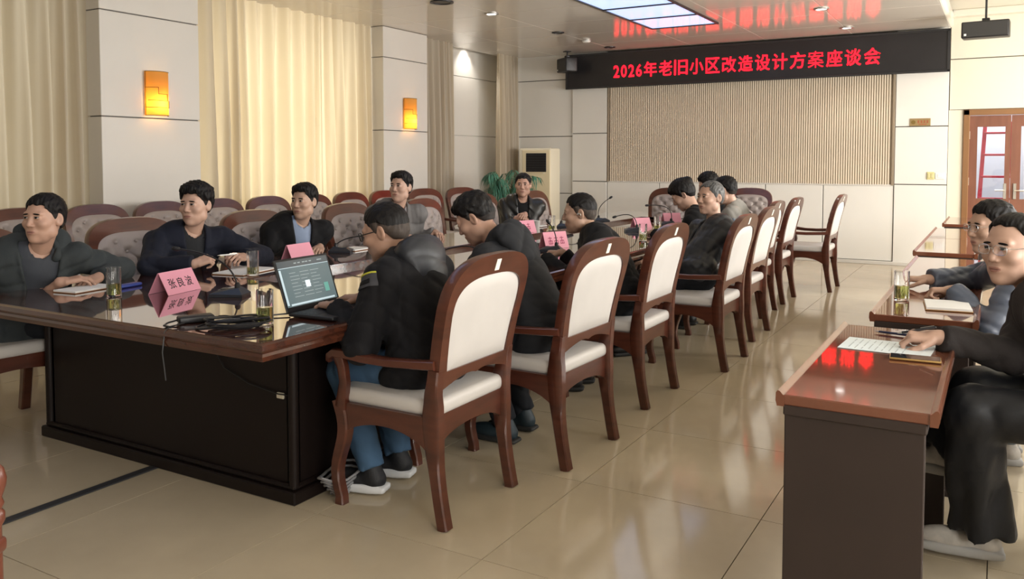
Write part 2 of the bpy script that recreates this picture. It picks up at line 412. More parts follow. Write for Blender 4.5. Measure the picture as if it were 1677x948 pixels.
# ------------------------------------------------------------------ curtains
def curtain(y0, y1, x, label, seed, amp=.075, pitch=.20, z0=.02, z1=3.3, taper=0.0, n_open=None):
    r = np.random.default_rng(seed); ny = int((y1 - y0) / .012); nz = 24
    ys_ = np.linspace(y0, y1, ny); ph = np.cumsum(2 * PI / (pitch * (1 + .35 * np.sin(np.linspace(0, 9, ny) + seed)))) * (ys_[1] - ys_[0])
    am = amp * (.7 + .5 * r.random(8))[(np.linspace(0, 7.999, ny)).astype(int)]
    am = np.convolve(am, np.ones(15) / 15, 'same')
    V = []; F = []
    for k in range(nz):
        t = k / (nz - 1); z = z1 + (z0 - z1) * t
        a = .55 + .45 * min(1, t * 2.2)
        yy = (y0 + y1) / 2 + (ys_ - (y0 + y1) / 2) * (1 - taper * math.sin(PI * t) * .5) + .012 * np.sin(ph * .31 + 3 * t + seed)
        xx = x + a * am * np.sin(ph + .25 * np.sin(4 * t + ph * .11)) + .3 * a * am * np.sin(2.1 * ph + 1.3 + t)
        V += list(zip(xx, yy, np.full(ny, z)))
    for k in range(nz - 1):
        for i in range(ny - 1): F.append((k * ny + i, k * ny + i + 1, (k + 1) * ny + i + 1, (k + 1) * ny + i))
    o = mesh_obj('curtain', V, F, curtain_m, None, True)
    return tag(o, label, 'curtain', 'beige floor length curtains on the left wall')
curtain(0.9, 4.62, -7.06, 'beige pleated curtain at the far left edge, before the first column', 1, pitch=.15)
curtain(5.70, 7.62, -7.06, 'left half of the wide sunlit beige curtain between the two columns', 2)
curtain(7.60, 8.54, -7.07, 'right half of the wide sunlit beige curtain, next to the second column', 3)
curtain(9.54, 10.42, -7.06, 'narrow beige curtain hanging right of the second column', 4, pitch=.12)
curtain(11.72, 12.36, -7.05, 'narrow beige curtain hanging in the far corner behind the air conditioner', 5, pitch=.12)

# ------------------------------------------------------------------ wall lamps
amber_m = bpy.data.materials.new('amber_shade'); amber_m.use_nodes = True
nt = amber_m.node_tree; nt.nodes.clear()
o_ = nt.nodes.new('ShaderNodeOutputMaterial'); mx = nt.nodes.new('ShaderNodeMixShader'); d_ = nt.nodes.new('ShaderNodeBsdfDiffuse'); t_ = nt.nodes.new('ShaderNodeBsdfTranslucent')
d_.inputs[0].default_value = (0.75, 0.45, 0.16, 1); t_.inputs[0].default_value = (1.0, 0.55, 0.10, 1); mx.inputs[0].default_value = .65
nt.links.new(d_.outputs[0], mx.inputs[1]); nt.links.new(t_.outputs[0], mx.inputs[2]); nt.links.new(mx.outputs[0], o_.inputs[0])
brass_m = mat('lamp_bracket_bronze', (0.16, 0.09, 0.04), .4, metal=.6)
def sconce(y, label):
    s = empty('wall_lamp', (-6.87, y, 1.84)); tag(s, label, 'lamp', 'amber wall lamps on the columns')
    n = 20; V = []; F = []
    for k in range(n + 1):
        a = -PI / 2 + PI * k / n
        V += [(.10 * math.cos(a) + .012, .118 * math.sin(a), 0), (.10 * math.cos(a) + .012, .118 * math.sin(a), .41)]
    F = [(2 * k, 2 * k + 2, 2 * k + 3, 2 * k + 1) for k in range(n)]
    mesh_obj('lamp_shade', V, F, amber_m, s, True)
    MB().box(.001, .014, -.11, .11, .02, .39, .004).build('back_plate', brass_m, s)
    def arcstrip(m, a0, a1, z):
        m.tube([(.102 * math.cos(a) + .013, .12 * math.sin(a), z) for a in np.linspace(a0, a1, 10)], .0028, 5)
    m = MB()
    arcstrip(m, -1.5, 1.5, .408); arcstrip(m, -1.5, 1.5, .002)
    arcstrip(m, -1.5, -.35, .26); arcstrip(m, -.35, .5, .20); arcstrip(m, -1.2, 1.0, .14); arcstrip(m, -1.4, 1.3, .075)
    for a, z0, z1 in ((-.35, .20, .26), (.5, .14, .20), (1.0, .075, .14), (-1.45, 0, .41), (1.45, 0, .41)):
        m.tube([(.102 * math.cos(a) + .013, .12 * math.sin(a), z0), (.102 * math.cos(a) + .013, .12 * math.sin(a), z1)], .0028, 5)
    m.build('lattice', brass_m, s)
    MB().lathe([(0, 0), (.018, .004), (.024, .03), (.015, .06), (0, .065)], 12, (.055, 0, .05)).build('bulb', mat('bulb_glow', (1, .8, .5), .5, emit=(1, .55, .16), emit_s=25), s, True)
    d = bpy.data.lights.new('wall_lamp_light', 'POINT'); d.energy = 2.6; d.color = (1, .52, .15); d.shadow_soft_size = .03
    lo = bpy.data.objects.new('wall_lamp_light', d); C.objects.link(lo); lo.parent = s; lo.location = (.06, 0, .11)
sconce(5.17, 'glowing amber half-round wall lamp on the first column, nearer the camera')
sconce(9.08, 'smaller looking glowing amber wall lamp on the second column, farther away')

# ------------------------------------------------------------------ LED banner
led = empty('led_banner', (-3.34, 12.28, 2.58)); tag(led, 'long black LED banner with glowing red Chinese text above the slat wall', 'sign')
MB().box(-2.75, 2.75, 0, .11, 0, .53, .006).build('body', led_body_m, led)
m = MB(); m.box(-2.765, 2.765, -.012, .0, .515, .545, .004); m.box(-2.765, 2.765, -.012, .0, -.012, .018, .004); m.box(-2.765, -2.735, -.012, 0, 0, .53); m.box(2.735, 2.765, -.012, 0, 0, .53)
m.build('bezel', mat('led_bezel', (.03, .03, .032), .35), led)
x = -1.94; FM = lambda cx, cz: frame_matrix((cx, -.004, cz), (1, 0, 0), (0, 0, 1))
for ch in '2026':
    text_mesh('digit', ch, .22, led_red_m, led, FM(x + .06, .235), bold=.003, fit=(.095, .19)); x += .125
for ch in '年老旧小区改造设计方案座谈会':
    text_mesh('character', ch, .22, led_red_m, led, FM(x + .121, .245), bold=0 if ch == '案' else .0025, fit=(.208, .228)); x += .2425
# ------------------------------------------------------------------ loudspeakers
def speaker(loc, rz, w, h, d, label, stem):
    s = empty('loudspeaker', loc, rz); tag(s, label, 'loudspeaker', 'black ceiling loudspeakers')
    rbox('cabinet', -w / 2, w / 2, 0, d, -h / 2, h / 2, .015, black_m, s)
    MB().box(-w / 2 + .012, w / 2 - .012, -.006, .002, -h / 2 + .012, h / 2 - .012, .004).build('grille', mat('speaker_grille', (.035, .034, .033), .6, bump=.6, bump_scale=300), s)
    MB().box(-w / 2 + .03, -w / 2 + .055, -.009, -.005, -h / 2 + .025, -h / 2 + .05, .002).build('badge', white_m, s)
    m = MB(); m.tube([(0, d * .5, h / 2), (0, d * .5, h / 2 + stem)], .012); m.box(-.04, .04, d * .5 - .03, d * .5 + .03, h / 2 - .002, h / 2 + .04, .005); m.box(-.05, .05, d * .5 - .05, d * .5 + .05, h / 2 + stem - .012, h / 2 + stem, .004)
    m.build('bracket', black_m, s)
speaker((-0.175, 11.25, 2.95), math.radians(-4), .49, .19, .22, 'black loudspeaker hanging from the aisle ceiling above the brown door', .315)
speaker((-6.02, 11.95, 2.93), math.radians(-38), .34, .22, .2, 'black loudspeaker tilted beside the left end of the LED banner', .11)

# ------------------------------------------------------------------ ceiling fittings
fx = empty('ceiling_light_panel', (-3.525, 0, CZ)); tag(fx, 'large rectangular blue-white ceiling light panel in a black frame', 'ceiling light')
diff_m = mat('light_diffuser', (.8, .85, .9), .15, emit=(.40, .58, 1.0), emit_s=.85)
y_b = [6.5, 7.3, 8.1, 8.9, 9.7, 10.48]
m = MB(); m.box(-.445, -.42, 6.5, 10.48, -.02, 0); m.box(.42, .445, 6.5, 10.48, -.02, 0)
for y in y_b: m.box(-.445, .445, y - .012, y + .012, -.02, 0)
m.build('frame', black_m, fx)
for a in range(5): MB().box(-.42, .42, y_b[a] + .012, y_b[a + 1] - .012, -.008, -.001).build('diffuser', diff_m, fx)
fx2 = copy_tree(fx); fx2.location = (-3.525, -6.4, CZ); fx2['label'] = 'added unseen copy of the blue-white ceiling light panel, above the near end of the table'  # unseen repeat of the panel, added out of frame for room light
ring_m = mat('downlight_rim', (.35, .34, .32), .3, metal=.7)
def downlight(x, y, z, lit, label, r=.085, pw=8):
    o = empty('downlight', (x, y, z)); tag(o, label, 'downlight', 'round recessed downlights')
    MB().lathe([(r, 0), (r, -.012), (r * .75, -.014), (r * .72, -.003)], 24).build('rim', ring_m if lit else black_m, o, True)
    MB().lathe([(0.0, -.004), (r * .72, -.005)], 24).build('lens', mat('downlight_lit', (1, 1, 1), .5, emit=(1, .97, .92), emit_s=6) if lit else mat('downlight_dark', (.06, .055, .05), .3), o)
    if lit and pw:
        d = bpy.data.lights.new('downlight_beam', 'SPOT'); d.energy = pw; d.spot_size = math.radians(95); d.spot_blend = .6; d.color = (1, .95, .87); d.shadow_soft_size = .06
        l = bpy.data.objects.new('downlight_beam', d); C.objects.link(l); l.parent = o; l.location = (0, 0, -.02)
downlight(-5.21, 8.51, CZ, True, 'lit round downlight left of the light panel, nearest of its row', pw=25)
downlight(-5.19, 10.2, CZ, False, 'unlit round downlight in the middle of the left ceiling row')
downlight(-5.17, 11.9, CZ, False, 'unlit round downlight closest to the left end of the LED banner')
downlight(-1.79, 10.12, CZ, True, 'lit round downlight right of the light panel, the nearer one', pw=25)
downlight(-1.75, 11.71, CZ, True, 'lit round downlight just before the right half of the LED banner', pw=25)
downlight(.08, 10.4, 3.36, True, 'lit round downlight in the raised aisle ceiling near the loudspeaker', pw=25)
downlight(-7.34, 11.35, 3.34, True, 'lit round downlight in the curtain pocket above the pale wall niche', r=.06, pw=45)
downlight(-5.3, 7.62, CZ, False, 'unlit large round fitting at the upper edge of the view', r=.13)
sd = empty('smoke_detector', (-5.18, 11.08, CZ)); tag(sd, 'small cream smoke detector on the ceiling between two dark downlights', 'smoke detector')
MB().lathe([(.06, 0), (.062, -.012), (.05, -.03), (0, -.034)], 20).build('dome', white_m, sd, True)
MB().lathe([(.07, 0), (.07, -.006)], 20).build('base_ring', ring_m, sd, True)
# ------------------------------------------------------------------ small things on the end wall
pl = empty('wall_plaque', (-.915, EY - .022, 1.93)); tag(pl, 'small gold plaque with red characters on the cream wall near the door', 'sign')
MB().box(-.125, .125, -.008, 0, -.05, .05, .002).build('plate', mat('plaque_gold', (.36, .26, .12), .4, metal=.3), pl)
m = MB(); m.lathe([(.0, 0), (.026, 0.0), (.026, .003)], 20); em = m.build('emblem', mat('plaque_emblem', (.20, .13, .03), .5), pl); em.rotation_euler = (math.radians(90), 0, 0); em.location = (-.08, -.009, 0)
m = MB()   # four small red marks and a line below; the print itself is not legible in the photograph
for k in range(4):
    cx = -.02 + k * .036
    m.box(cx - .012, cx + .012, -.0100, -.008, .016, .020); m.box(cx - .012, cx + .012, -.0100, -.008, .002, .006); m.box(cx - .002, cx + .002, -.0100, -.008, -.008, .024); m.box(cx - .012, cx + .012, -.0100, -.008, -.010, -.006)
m.box(-.018, .08, -.0100, -.008, -.032, -.026)
m.build('lettering', mat('plaque_red', (.45, .03, .02), .5), pl)
swt = empty('light_switch', (-.775, EY - .022, 1.22)); tag(swt, 'yellowed square light switch on the wall left of the door', 'switch')
MB().box(-.045, .045, -.012, 0, -.05, .05, .004).build('plate', mat('switch_yellow', (.66, .60, .28), .5), swt)
for k in (-1, 1): MB().box(k * .02 - .016, k * .02 + .016, -.018, -.011, -.03, .03, .003).build('rocker', mat('switch_rocker', (.62, .57, .30), .5), swt)
sw2 = empty('switch_plate', (-.665, EY - .022, 1.22)); tag(sw2, 'white rectangular switch plate beside the yellowed light switch', 'switch')
MB().box(-.055, .055, -.010, 0, -.045, .04, .004).build('plate', white_m, sw2); MB().box(-.03, .03, -.014, -.009, -.02, .02, .003).build('rocker', white_m, sw2)

# ------------------------------------------------------------------ air conditioner
ac = empty('air_conditioner', (-6.46, 12.05, 0)); tag(ac, 'cream floor-standing air conditioner with black louvres in the far left corner', 'air conditioner')
cream_m = mat('ac_cream', (0.76, 0.66, 0.44), .4); acw_m = mat('ac_side_white', (0.80, 0.74, 0.58), .4)
rbox('body', -.29, .29, -.17, .17, .03, 1.62, .025, acw_m, ac)
rbox('front_panel', -.22, .285, -.19, -.16, .08, 1.59, .012, cream_m, ac)
MB().box(-.15, .22, -.195, -.185, 1.24, 1.54, .004).build('outlet', black_m, ac)
for k in range(7): MB().box(-.14, .21, -.205, -.19, 1.262 + k * .04, 1.268 + k * .04).build('louvre', darkgrey_m, ac)
for k in range(12): MB().box(-.15, .24, -.196, -.188, .16 + k * .045, .185 + k * .045, .003).build('intake_slat', cream_m, ac)
MB().lathe([(0, 0), (.018, 0), (.018, .006)], 14).build('badge', white_m, ac).location = (.18, -.2, 1.22)
MB().box(-.30, .30, -.18, .18, 0, .04, .005).build('base', darkgrey_m, ac)

# ------------------------------------------------------------------ potted plant
def plant(loc, label):
    r = np.random.default_rng(11)
    p = empty('potted_palm', loc); tag(p, label, 'plant')
    MB().lathe([(.0, 0), (.13, 0), (.15, .03), (.19, .34), (.205, .36), (.205, .40), (.18, .40), (.175, .36), (0, .355)], 24).build('pot', mat('pot_white', (.6, .6, .58), .4), p, True)
    green = mat('palm_leaf_green', (.085, .25, .17), .45, var=.35, var_scale=8); stem_m = mat('palm_stem', (.10, .15, .05), .6)
    for k in range(16):
        a = 2 * PI * k / 16 + r.uniform(-.2, .2); reach = r.uniform(.22, .50); top = r.uniform(.66, .98)
        pts = []
        for t in np.linspace(0, 1, 9):
            rad = reach * (t ** 1.3) ; z = .36 + top * math.sin(min(1, t * 1.15) * PI / 2) - .22 * max(0, t - .6) ** 1.2
            pts.append(Vector((rad * math.cos(a) + .02 * math.cos(a * 3), rad * math.sin(a), z)))
        MB().tube(pts, [.008 - .0006 * i for i in range(9)], 5).build('stem', stem_m, p)
        V = []; F = []
        for t in np.linspace(.34, 1, 30):
            f = t * 8; i = min(7, int(f)); c = pts[i].lerp(pts[i + 1], f - i)
            for s in (-1, 1):
                aa = a + s * r.uniform(.5, 1.4); L = r.uniform(.13, .24) * (1.15 - .5 * abs(t - .6))
                d = Vector((math.cos(aa), math.sin(aa), 0)); w = Vector((-d.y, d.x, 0)) * .007
                n = len(V); droop = r.uniform(.7, 1.3)
                for q, (u, ww) in enumerate(((0, .4), (.35, 1), (.7, .8), (1, .1))):
                    b = c + d * (L * u * .72) + Vector((0, 0, .05 * u - droop * L * u * u))
                    V += [b - w * ww, b + w * ww]
                F += [(n + 2 * q, n + 2 * q + 1, n + 2 * q + 3, n + 2 * q + 2) for q in range(3)]
        mesh_obj('frond', V, F, green, p)
plant((-6.20, 10.55, 0), 'green potted palm with drooping narrow leaves before the far left corner')

# ------------------------------------------------------------------ armchair (faces +X, origin on the floor under the seat)
def xb(z): t = z - .44; return -.215 - .08 * t - .22 * t * t
def outline_outer():
    P = []
    for t in np.linspace(-1, 1, 17): P.append((t * .268, .572 - .045 * t * t - .012 * math.exp(-(t / .12) ** 2)))
    for t in np.linspace(.12, 1, 8): P.append((.268 + .028 * t, .527 + (.855 - .527) * t))
    for a in np.linspace(0, PI, 29)[1:-1]:
        c, s = math.cos(a), math.sin(a); e = 2 / 2.9
        P.append((.296 * math.copysign(abs(c) ** e, c), .855 + .197 * abs(s) ** e))
    for t in np.linspace(1, .12, 8): P.append((-.268 - .028 * t, .527 + (.855 - .527) * t))
    return P
def outline_inner(k=1.0):
    P = []
    for t in np.linspace(-1, 1, 17): P.append((t * .222, .606))
    for t in np.linspace(.12, 1, 8): P.append((.222 + .026 * t, .606 + (.83 - .606) * t))
    for a in np.linspace(0, PI, 29)[1:-1]:
        c, s = math.cos(a), math.sin(a); e = 2 / 3.0
        P.append((.248 * math.copysign(abs(c) ** e, c), .83 + .138 * abs(s) ** e))
    for t in np.linspace(1, .12, 8): P.append((-.222 - .026 * t, .606 + (.83 - .606) * t))
    return P
BUT = []
for r_, (z, ys_) in enumerate([(.665, (-.14, 0, .14)), (.725, (-.07, .07, -.2, .2)), (.785, (-.14, 0, .14)), (.845, (-.07, .07, -.2, .2)), (.905, (-.13, 0, .13))]):
    BUT += [(y, z) for y in ys_]
def build_chair(tagged=True):
    ch = empty('armchair')
    O, I = outline_outer(), outline_inner(); n = len(O); V = []; F = []
    for (off, P) in ((.024, O), (.024, I), (-.024, O), (-.024, I)):
        for y, z in P: V.append((xb(z) + off, y, z))
    # slightly rounded outer edge: pull outer loops in depth
    mids = [(xb(z), y * 1.012, z + (.004 if z > .83 else 0)) for y, z in O]; b = len(V); V += mids
    for i in range(n):
        j = (i + 1) % n
        F += [(i, j, n + j, n + i), (2 * n + i, 3 * n + i, 3 * n + j, 2 * n + j), (n + i, n + j, 3 * n + j, 3 * n + i), (i, b + i, b + j, j), (b + i, 2 * n + i, 2 * n + j, b + j)]
    m = MB(); m.add(V, F); m.build('back_frame', wood_m, ch, True)
    # pads: rings from the inner outline towards its centre
    def pad(front):
        rings = 22 if front else 7; V = []; F = []; cy, cz = 0, .785
        for q in range(rings + 1):
            s = 1 - q / rings
            for y, z in I:
                yy = cy + (y - cy) * s; zz = cz + (z - cz) * s
                ed = 1 - (s ** 6)
                if front:
                    d = .020 + .030 * ed
                    for by, bz in BUT:
                        rr = (yy - by) ** 2 + (zz - bz) ** 2; d -= .026 * math.exp(-rr / (2 * .018 ** 2))
                    u = (yy / .14 + (zz - .665) / .12); w = (yy / .14 - (zz - .665) / .12)
                    d -= .008 * ed * (math.exp(-((u - round(u)) / .07) ** 2) + math.exp(-((w - round(w)) / .07) ** 2))
                else: d = -.016 - .016 * ed ** .6
                V.append((xb(zz) + d, yy, zz))
        for q in range(rings):
            for i in range(n):
                j = (i + 1) % n; F.append((q * n + i, q * n + j, (q + 1) * n + j, (q + 1) * n + i))
        m = MB(); m.add(V, F); o = m.build('tufted_pad' if front else 'back_panel', tuft_m if front else vinyl_m, ch, False)
        for f in o.data.polygons: f.use_smooth = True
        return o
    tp = pad(True); tp['label'] = 'grey-mauve button-tufted front of the backrest'; pad(False)
    m = MB()
    for by, bz in BUT: m.lathe([(.0, -.006), (.009, -.004), (.010, 0), (.006, .004), (0, .005)], 8)
    for k, (by, bz) in enumerate(BUT):
        for q in range(k * 40, k * 40 + 40):
            x, y, z = m.V[q]; m.V[q] = (xb(bz) + .027 + z, by + x, bz + y)
    m.build('buttons', tuft_m, ch, True)['kind'] = 'stuff'
    for s in (-1, 1):
        zs = np.linspace(0, .62, 14); pts = [(-.215 - .055 * max(0, 1 - z / .44) ** 1.7 if z < .44 else xb(z), s * (.254 + .008 * (z > .5)), z) for z in zs]
        MB().sweep(pts, (0, 1, 0), .050, [.048 + .032 * math.exp(-((z - .40) / .13) ** 2) for z in zs]).build('rear_leg', wood_m, ch, True)
        zs = np.linspace(0, .44, 14); pts = [(.245 + .022 * math.sin((z - .03) / .40 * 2 * PI) * (-1 if z < .03 else -1) * -1 + (.012 if z < .03 else 0), s * .258, z) for z in zs]
        MB().sweep(pts, (0, 1, 0), [.044 + .012 * (z / .44) for z in zs], [.040 + .022 * (z / .44) ** 1.5 + (.008 if z < .03 else 0) for z in zs]).build('front_leg', wood_m, ch, True)
        # arm with a drooping front end and its support
        pts = [(xb(.635) - .005, s * .274, .640), (-.15, s * .277, .634), (-.02, s * .281, .628), (.10, s * .284, .630), (.19, s * .284, .640), (.245, s * .283, .640), (.275, s * .281, .622), (.283, s * .280, .598)]
        ar = MB().sweep(pts, (0, 1, 0), [.040, .044, .05, .054, .058, .058, .052, .04], [.036, .034, .032, .032, .036, .036, .03, .02]).build('armrest', wood_m, ch, True)
        pts = [(.235, s * .268, .40), (.222, s * .272, .46), (.205, s * .28, .52), (.215, s * .28, .58), (.235, s * .283, .632)]
        MB().sweep(pts, (0, 1, 0), .034, [.056, .046, .040, .042, .05]).build('arm_support', wood_m, ch, True)
        # side rail with brackets
        top = [(x, .432) for x in (-.215, .245)]
        low = [(x, .352 - .055 * abs((x - .015) / .23) ** 4 + .012 * math.cos((x - .015) / .23 * PI)) for x in np.linspace(.245, -.215, 15)]
        MB().prism(top + low, 1, s * .262 - .014, s * .262 + .014).build('side_rail', wood_m, ch)
    for x, d in ((-.215, .0), (.25, .0)):
        top = [(-.25, .432), (.25, .432)]; low = [(y, .352 - .05 * abs(y / .25) ** 5 + .008 * math.cos(y / .25 * PI)) for y in np.linspace(.25, -.25, 15)]
        MB().prism(top + low, 0, x - .014, x + .014).build('cross_rail', wood_m, ch)
    rbox('seat', -.235, .275, -.262, .262, .425, .492, .026, vinyl_m, ch, 4)
    tg = MB().box(-.0015, .0005, -.016, .016, -.024, .024).build('paper_tag', mat('tag_white', (.85, .82, .72), .7), ch)
    tg.location = (xb(1.005) - .0255, .0, 1.005); tg.rotation_euler = (0, math.radians(-18), 0)
    return ch
chair0 = build_chair(); chair_used = [False]
def place_chair(x, y, rz, label, group, scale=1.0, notag=False):
    c = chair0 if not chair_used[0] else copy_tree(chair0); chair_used[0] = True
    c.location = (x, y, 0); c.rotation_euler = (0, 0, math.radians(rz)); tag(c, label, 'chair', group)
    if scale != 1: c.scale = (scale, scale, 1)
    return c
RG = 'white-backed armchairs on the aisle side of the table'
place_chair(-2.08, 2.865, 180, 'nearest white-backed wooden armchair, under the man typing on the laptop', RG)
place_chair(-1.945, 3.67, 178, 'second white-backed armchair from the camera on the aisle side', RG)
place_chair(-1.985, 4.74, 180, 'third white-backed armchair from the camera, behind the man wearing an earpiece', RG)
place_chair(-1.83, 5.81, 180, 'fourth white-backed armchair, under the grey-haired man in a dark padded jacket', RG)
place_chair(-1.91, 6.85, 180, 'fifth white-backed armchair from the camera, under the woman looking down', RG)
place_chair(-2.08, 7.87, 180, 'mostly hidden white-backed armchair just beyond the fifth of the aisle row', RG)
place_chair(-2.08, 8.73, 180, 'white-backed armchair second from the far end of the aisle row', RG)
place_chair(-1.81, 9.76, 180, 'empty white-backed armchair at the far end of the aisle row, seat in full view', RG)
LG = 'tufted armchairs on the curtain side of the table'
place_chair(-4.56, 2.42, -6, 'tufted armchair cut by the left edge, under the man in the grey hooded jacket', LG, 1.05)
place_chair(-4.50, 3.42, -4, 'tufted armchair with its button back in view left of the man in navy', LG, 1.05)
place_chair(-4.46, 4.42, -2, 'tufted armchair between the man in navy and the man in the black jacket', LG, 1.05)
place_chair(-4.54, 5.56, 0, 'tufted armchair showing its button back right of the man in the black jacket', LG, 1.05)
place_chair(-4.55, 6.65, 0, 'tufted armchair just right of the man in the grey cardigan', LG)
place_chair(-4.72, 8.02, 0, 'tufted armchair behind and left of the man in the black leather jacket', LG)
place_chair(-4.6, 9.05, 0, 'tufted armchair whose top peeks out right of the leather-jacketed man', LG)
BG = 'tufted armchairs in the back row along the curtains'
names = ['leftmost', 'second', 'third', 'fourth', 'fifth', 'sixth', 'seventh', 'eighth']
for k in range(8):
    place_chair(-6.24, 3.70 + .64 * k, 0, 'tufted armchair in the row along the curtains, %s from the left' % names[k], BG)
place_chair(-6.25, 8.95, -12, 'tufted armchair against the curtains, last but one towards the plant', BG)
place_chair(-6.12, 9.62, -16, 'tufted armchair against the curtains, closest to the potted palm', BG)
HG = 'armchairs at the far head of the table'
place_chair(-3.82, 10.55, -90, 'tufted armchair at the far head of the table, left of the two', HG)
place_chair(-2.88, 11.05, -90, 'tufted armchair at the far head of the table, right of the two', HG)
SG = 'armchairs behind the side desks'
place_chair(.47, 3.36, 180, 'armchair behind the nearest side desk, under the woman in black', SG)
place_chair(.47, 4.62, 180, 'armchair behind the second side desk, under the man in the grey jacket', SG)
# carved chair corner at the lower left edge
cc = empty('carved_chair', (-2.292, .865, 0), math.radians(30)); tag(cc, 'reddish carved wooden chair post cut by the lower left edge', 'chair')
redwood = mat('carved_redwood', (.15, .045, .026), .35, coat=.3, coat_rough=.15)
for sx in (-1, 1):
    for sy in (-1, 1):
        MB().lathe([(.018, 0), (.022, .05), (.012, .10), (.014, .2), (.014, .48), (.022, .495), (.022, .515), (.015, .525), (.021, .54), (.016, .555), (.026, .585), (.028, .605), (.022, .63), (.010, .645), (0, .648)] if sx > 0 else [(.018, 0), (.022, .05), (.02, .2), (.022, .44), (.02, .9), (.0, .91)], 14, (sx * .22, sy * .22, 0)).build('post', redwood, cc, True)
rbox('seat', -.24, .24, -.24, .24, .41, .45, .012, redwood, cc)
rbox('backrest', -.235, -.205, -.2, .2, .55, .88, .012, redwood, cc)
for s in (-1, 1): MB().sweep([(-.22, s * .22, .58), (.0, s * .225, .575), (.2, s * .22, .58)], (0, 1, 0), .04, .025).build('armrest', redwood, cc)

# ------------------------------------------------------------------ conference table
TX0, TX1, TY0, TY1, TZ = -4.30, -2.29, 2.15, 10.25, .76
ct = empty('conference_table', (-3.355, 6.2, 0)); tag(ct, 'long dark polished conference table with a sunken middle', 'table')
ct_off = Vector((3.355, -6.2, 0))
def tpart(name, mb, material, smooth=False):
    o = mb.build(name, material, ct, smooth); o.location = ct_off; return o
IX0, IX1, IY0, IY1 = -3.63, -3.10, 3.28, 9.30
for x0, x1, y0, y1 in ((TX0, TX1, TY0, IY0), (TX0, TX1, IY1, TY1), (TX0, IX0, IY0, IY1), (IX1, TX1, IY0, IY1)):
    tpart('table_top', MB().box(x0, x1, y0, y1, .735, TZ), table_m)
tpart('sunken_top', MB().box(IX0, IX1, IY0, IY1, .70, .728), table_m)
m = MB()   # moulded outer edge
prof = [(0, .758), (.012, .752), (.018, .735), (.010, .722), (.016, .712), (.012, .694), (0, .690), (-.05, .690), (-.05, .735), (-.01, .735)]
loop = [(TX1, TY0, 1, -1), (TX1, TY1, 1, 1), (TX0, TY1, -1, 1), (TX0, TY0, -1, -1)]
V = []; F = []; n = len(prof)
for x, y, sx_, sy_ in loop:
    for d, z in prof: V.append((x + sx_ * d, y + sy_ * d, z))
for a in range(4):
    b = (a + 1) % 4
    for i in range(n): F.append((a * n + i, a * n + (i + 1) % n, b * n + (i + 1) % n, b * n + i))
m.add(V, F); tpart('edge_moulding', m, table_edge_m)
for x0, x1, y0, y1 in ((IX0 - .03, IX0, IY0, IY1), (IX1, IX1 + .03, IY0, IY1), (IX0, IX1, IY0 - .03, IY0), (IX0, IX1, IY1, IY1 + .03)):
    tpart('inner_edge', MB().box(x0 + (.002 if x1 == IX0 else -.002 if x0 == IX1 else 0), x1 + (.002 if x1 == IX0 else -.002 if x0 == IX1 else 0), y0, y1, .69, .7585, .002), table_edge_m)
bx0, bx1, by0, by1 = TX0 + .09, TX1 - .21, TY0 + .36, TY1 - .36
tpart('front_panel', MB().box(bx0, bx1, by0, by0 + .04, .07, .70, .004), table_dark_m)
tpart('far_panel', MB().box(bx0, bx1, by1 - .04, by1, .07, .70, .004), table_dark_m)
tpart('side_panel', MB().box(bx0, bx0 + .04, by0, by1, .07, .70, .004), table_dark_m)
tpart('side_panel', MB().box(bx1 - .04, bx1, by0, by1, .07, .70, .004), table_dark_m)
for x, y in ((bx0, by0), (bx1, by0), (bx0, by1), (bx1, by1)): tpart('corner_bead', MB().lathe([(.022, .07), (.022, .70)], 10, (x, y, 0)), table_dark_m, True)
m = MB(); m.box(bx0 - .035, bx1 + .035, by0 - .035, by1 + .035, 0, .055, .006); m.box(bx0 - .02, bx1 + .02, by0 - .02, by1 + .02, .055, .078, .008)
tpart('plinth', m, table_dark_m)
m = MB(); m.box(-2.585, -2.545, by0 - .012, by0, .43, .455, .003); sk = tpart('socket', m, mat('socket_cream', (.55, .50, .38), .5))
m = MB(); m.tube([(-3.0, by0 - .006, .64), (-2.9, by0 - .008, .52), (-2.75, by0 - .008, .47), (-2.57, by0 - .014, .45), (-2.50, by0 - .01, .452)], .003, 5); tpart('wire', m, black_m)
cb = MB()
for k in range(5):
    r0 = .05 + .012 * k; cb.tube([(-2.50 + r0 * math.cos(a) * .7, 2.72 + r0 * math.sin(a) * 1.4, .012 + .02 * k + .012 * math.sin(3 * a)) for a in np.linspace(0, 2 * PI, 18)], .006, 5)
cb = cb.build('cable_bundle', mat('cable_grey', (.25, .25, .26), .5), None, True); tag(cb, 'tangled grey cable bundle on the floor beside the table base', 'cable')
cb.location = (.10, -.02, 0)

# ------------------------------------------------------------------ side desks
def build_desk():
    d = empty('side_desk'); L, W = 1.24, .40
    MB().box(-W / 2 + .004, W / 2 - .004, 0, L, .725, .755, .003).build('desk_top', desk_m, d)
    for s in (-1, 1):
        prof = [(0, .722), (.010, .722), (.014, .738), (.013, .760), (.008, .767), (.002, .765), (-.006, .756), (-.01, .755), (-.01, .722)]
        MB().prism([(s * (W / 2 - .004 + x), z) for x, z in prof], 1, -.006, L + .006).build('edge_lip', desk_lip_m, d, True)
    for y in (.012, L - .045): MB().box(-W / 2 + .012, W / 2 - .025, y, y + .033, .0, .728, .003).build('end_panel', desk_dark_m, d)
    MB().box(-W / 2 + .015, -W / 2 + .035, .045, L - .045, .10, .725).build('modesty_panel', desk_dark_m, d)
    MB().box(-W / 2 + .04, W / 2 - .05, .045, L - .045, .56, .578).build('shelf', desk_dark_m, d)
    MB().box(-W / 2 + .01, W / 2 - .02, .0, L, .695, .726, .004).build('apron', desk_dark_m, d)
    return d
desk0 = build_desk(); DG = 'narrow side desks along the aisle'
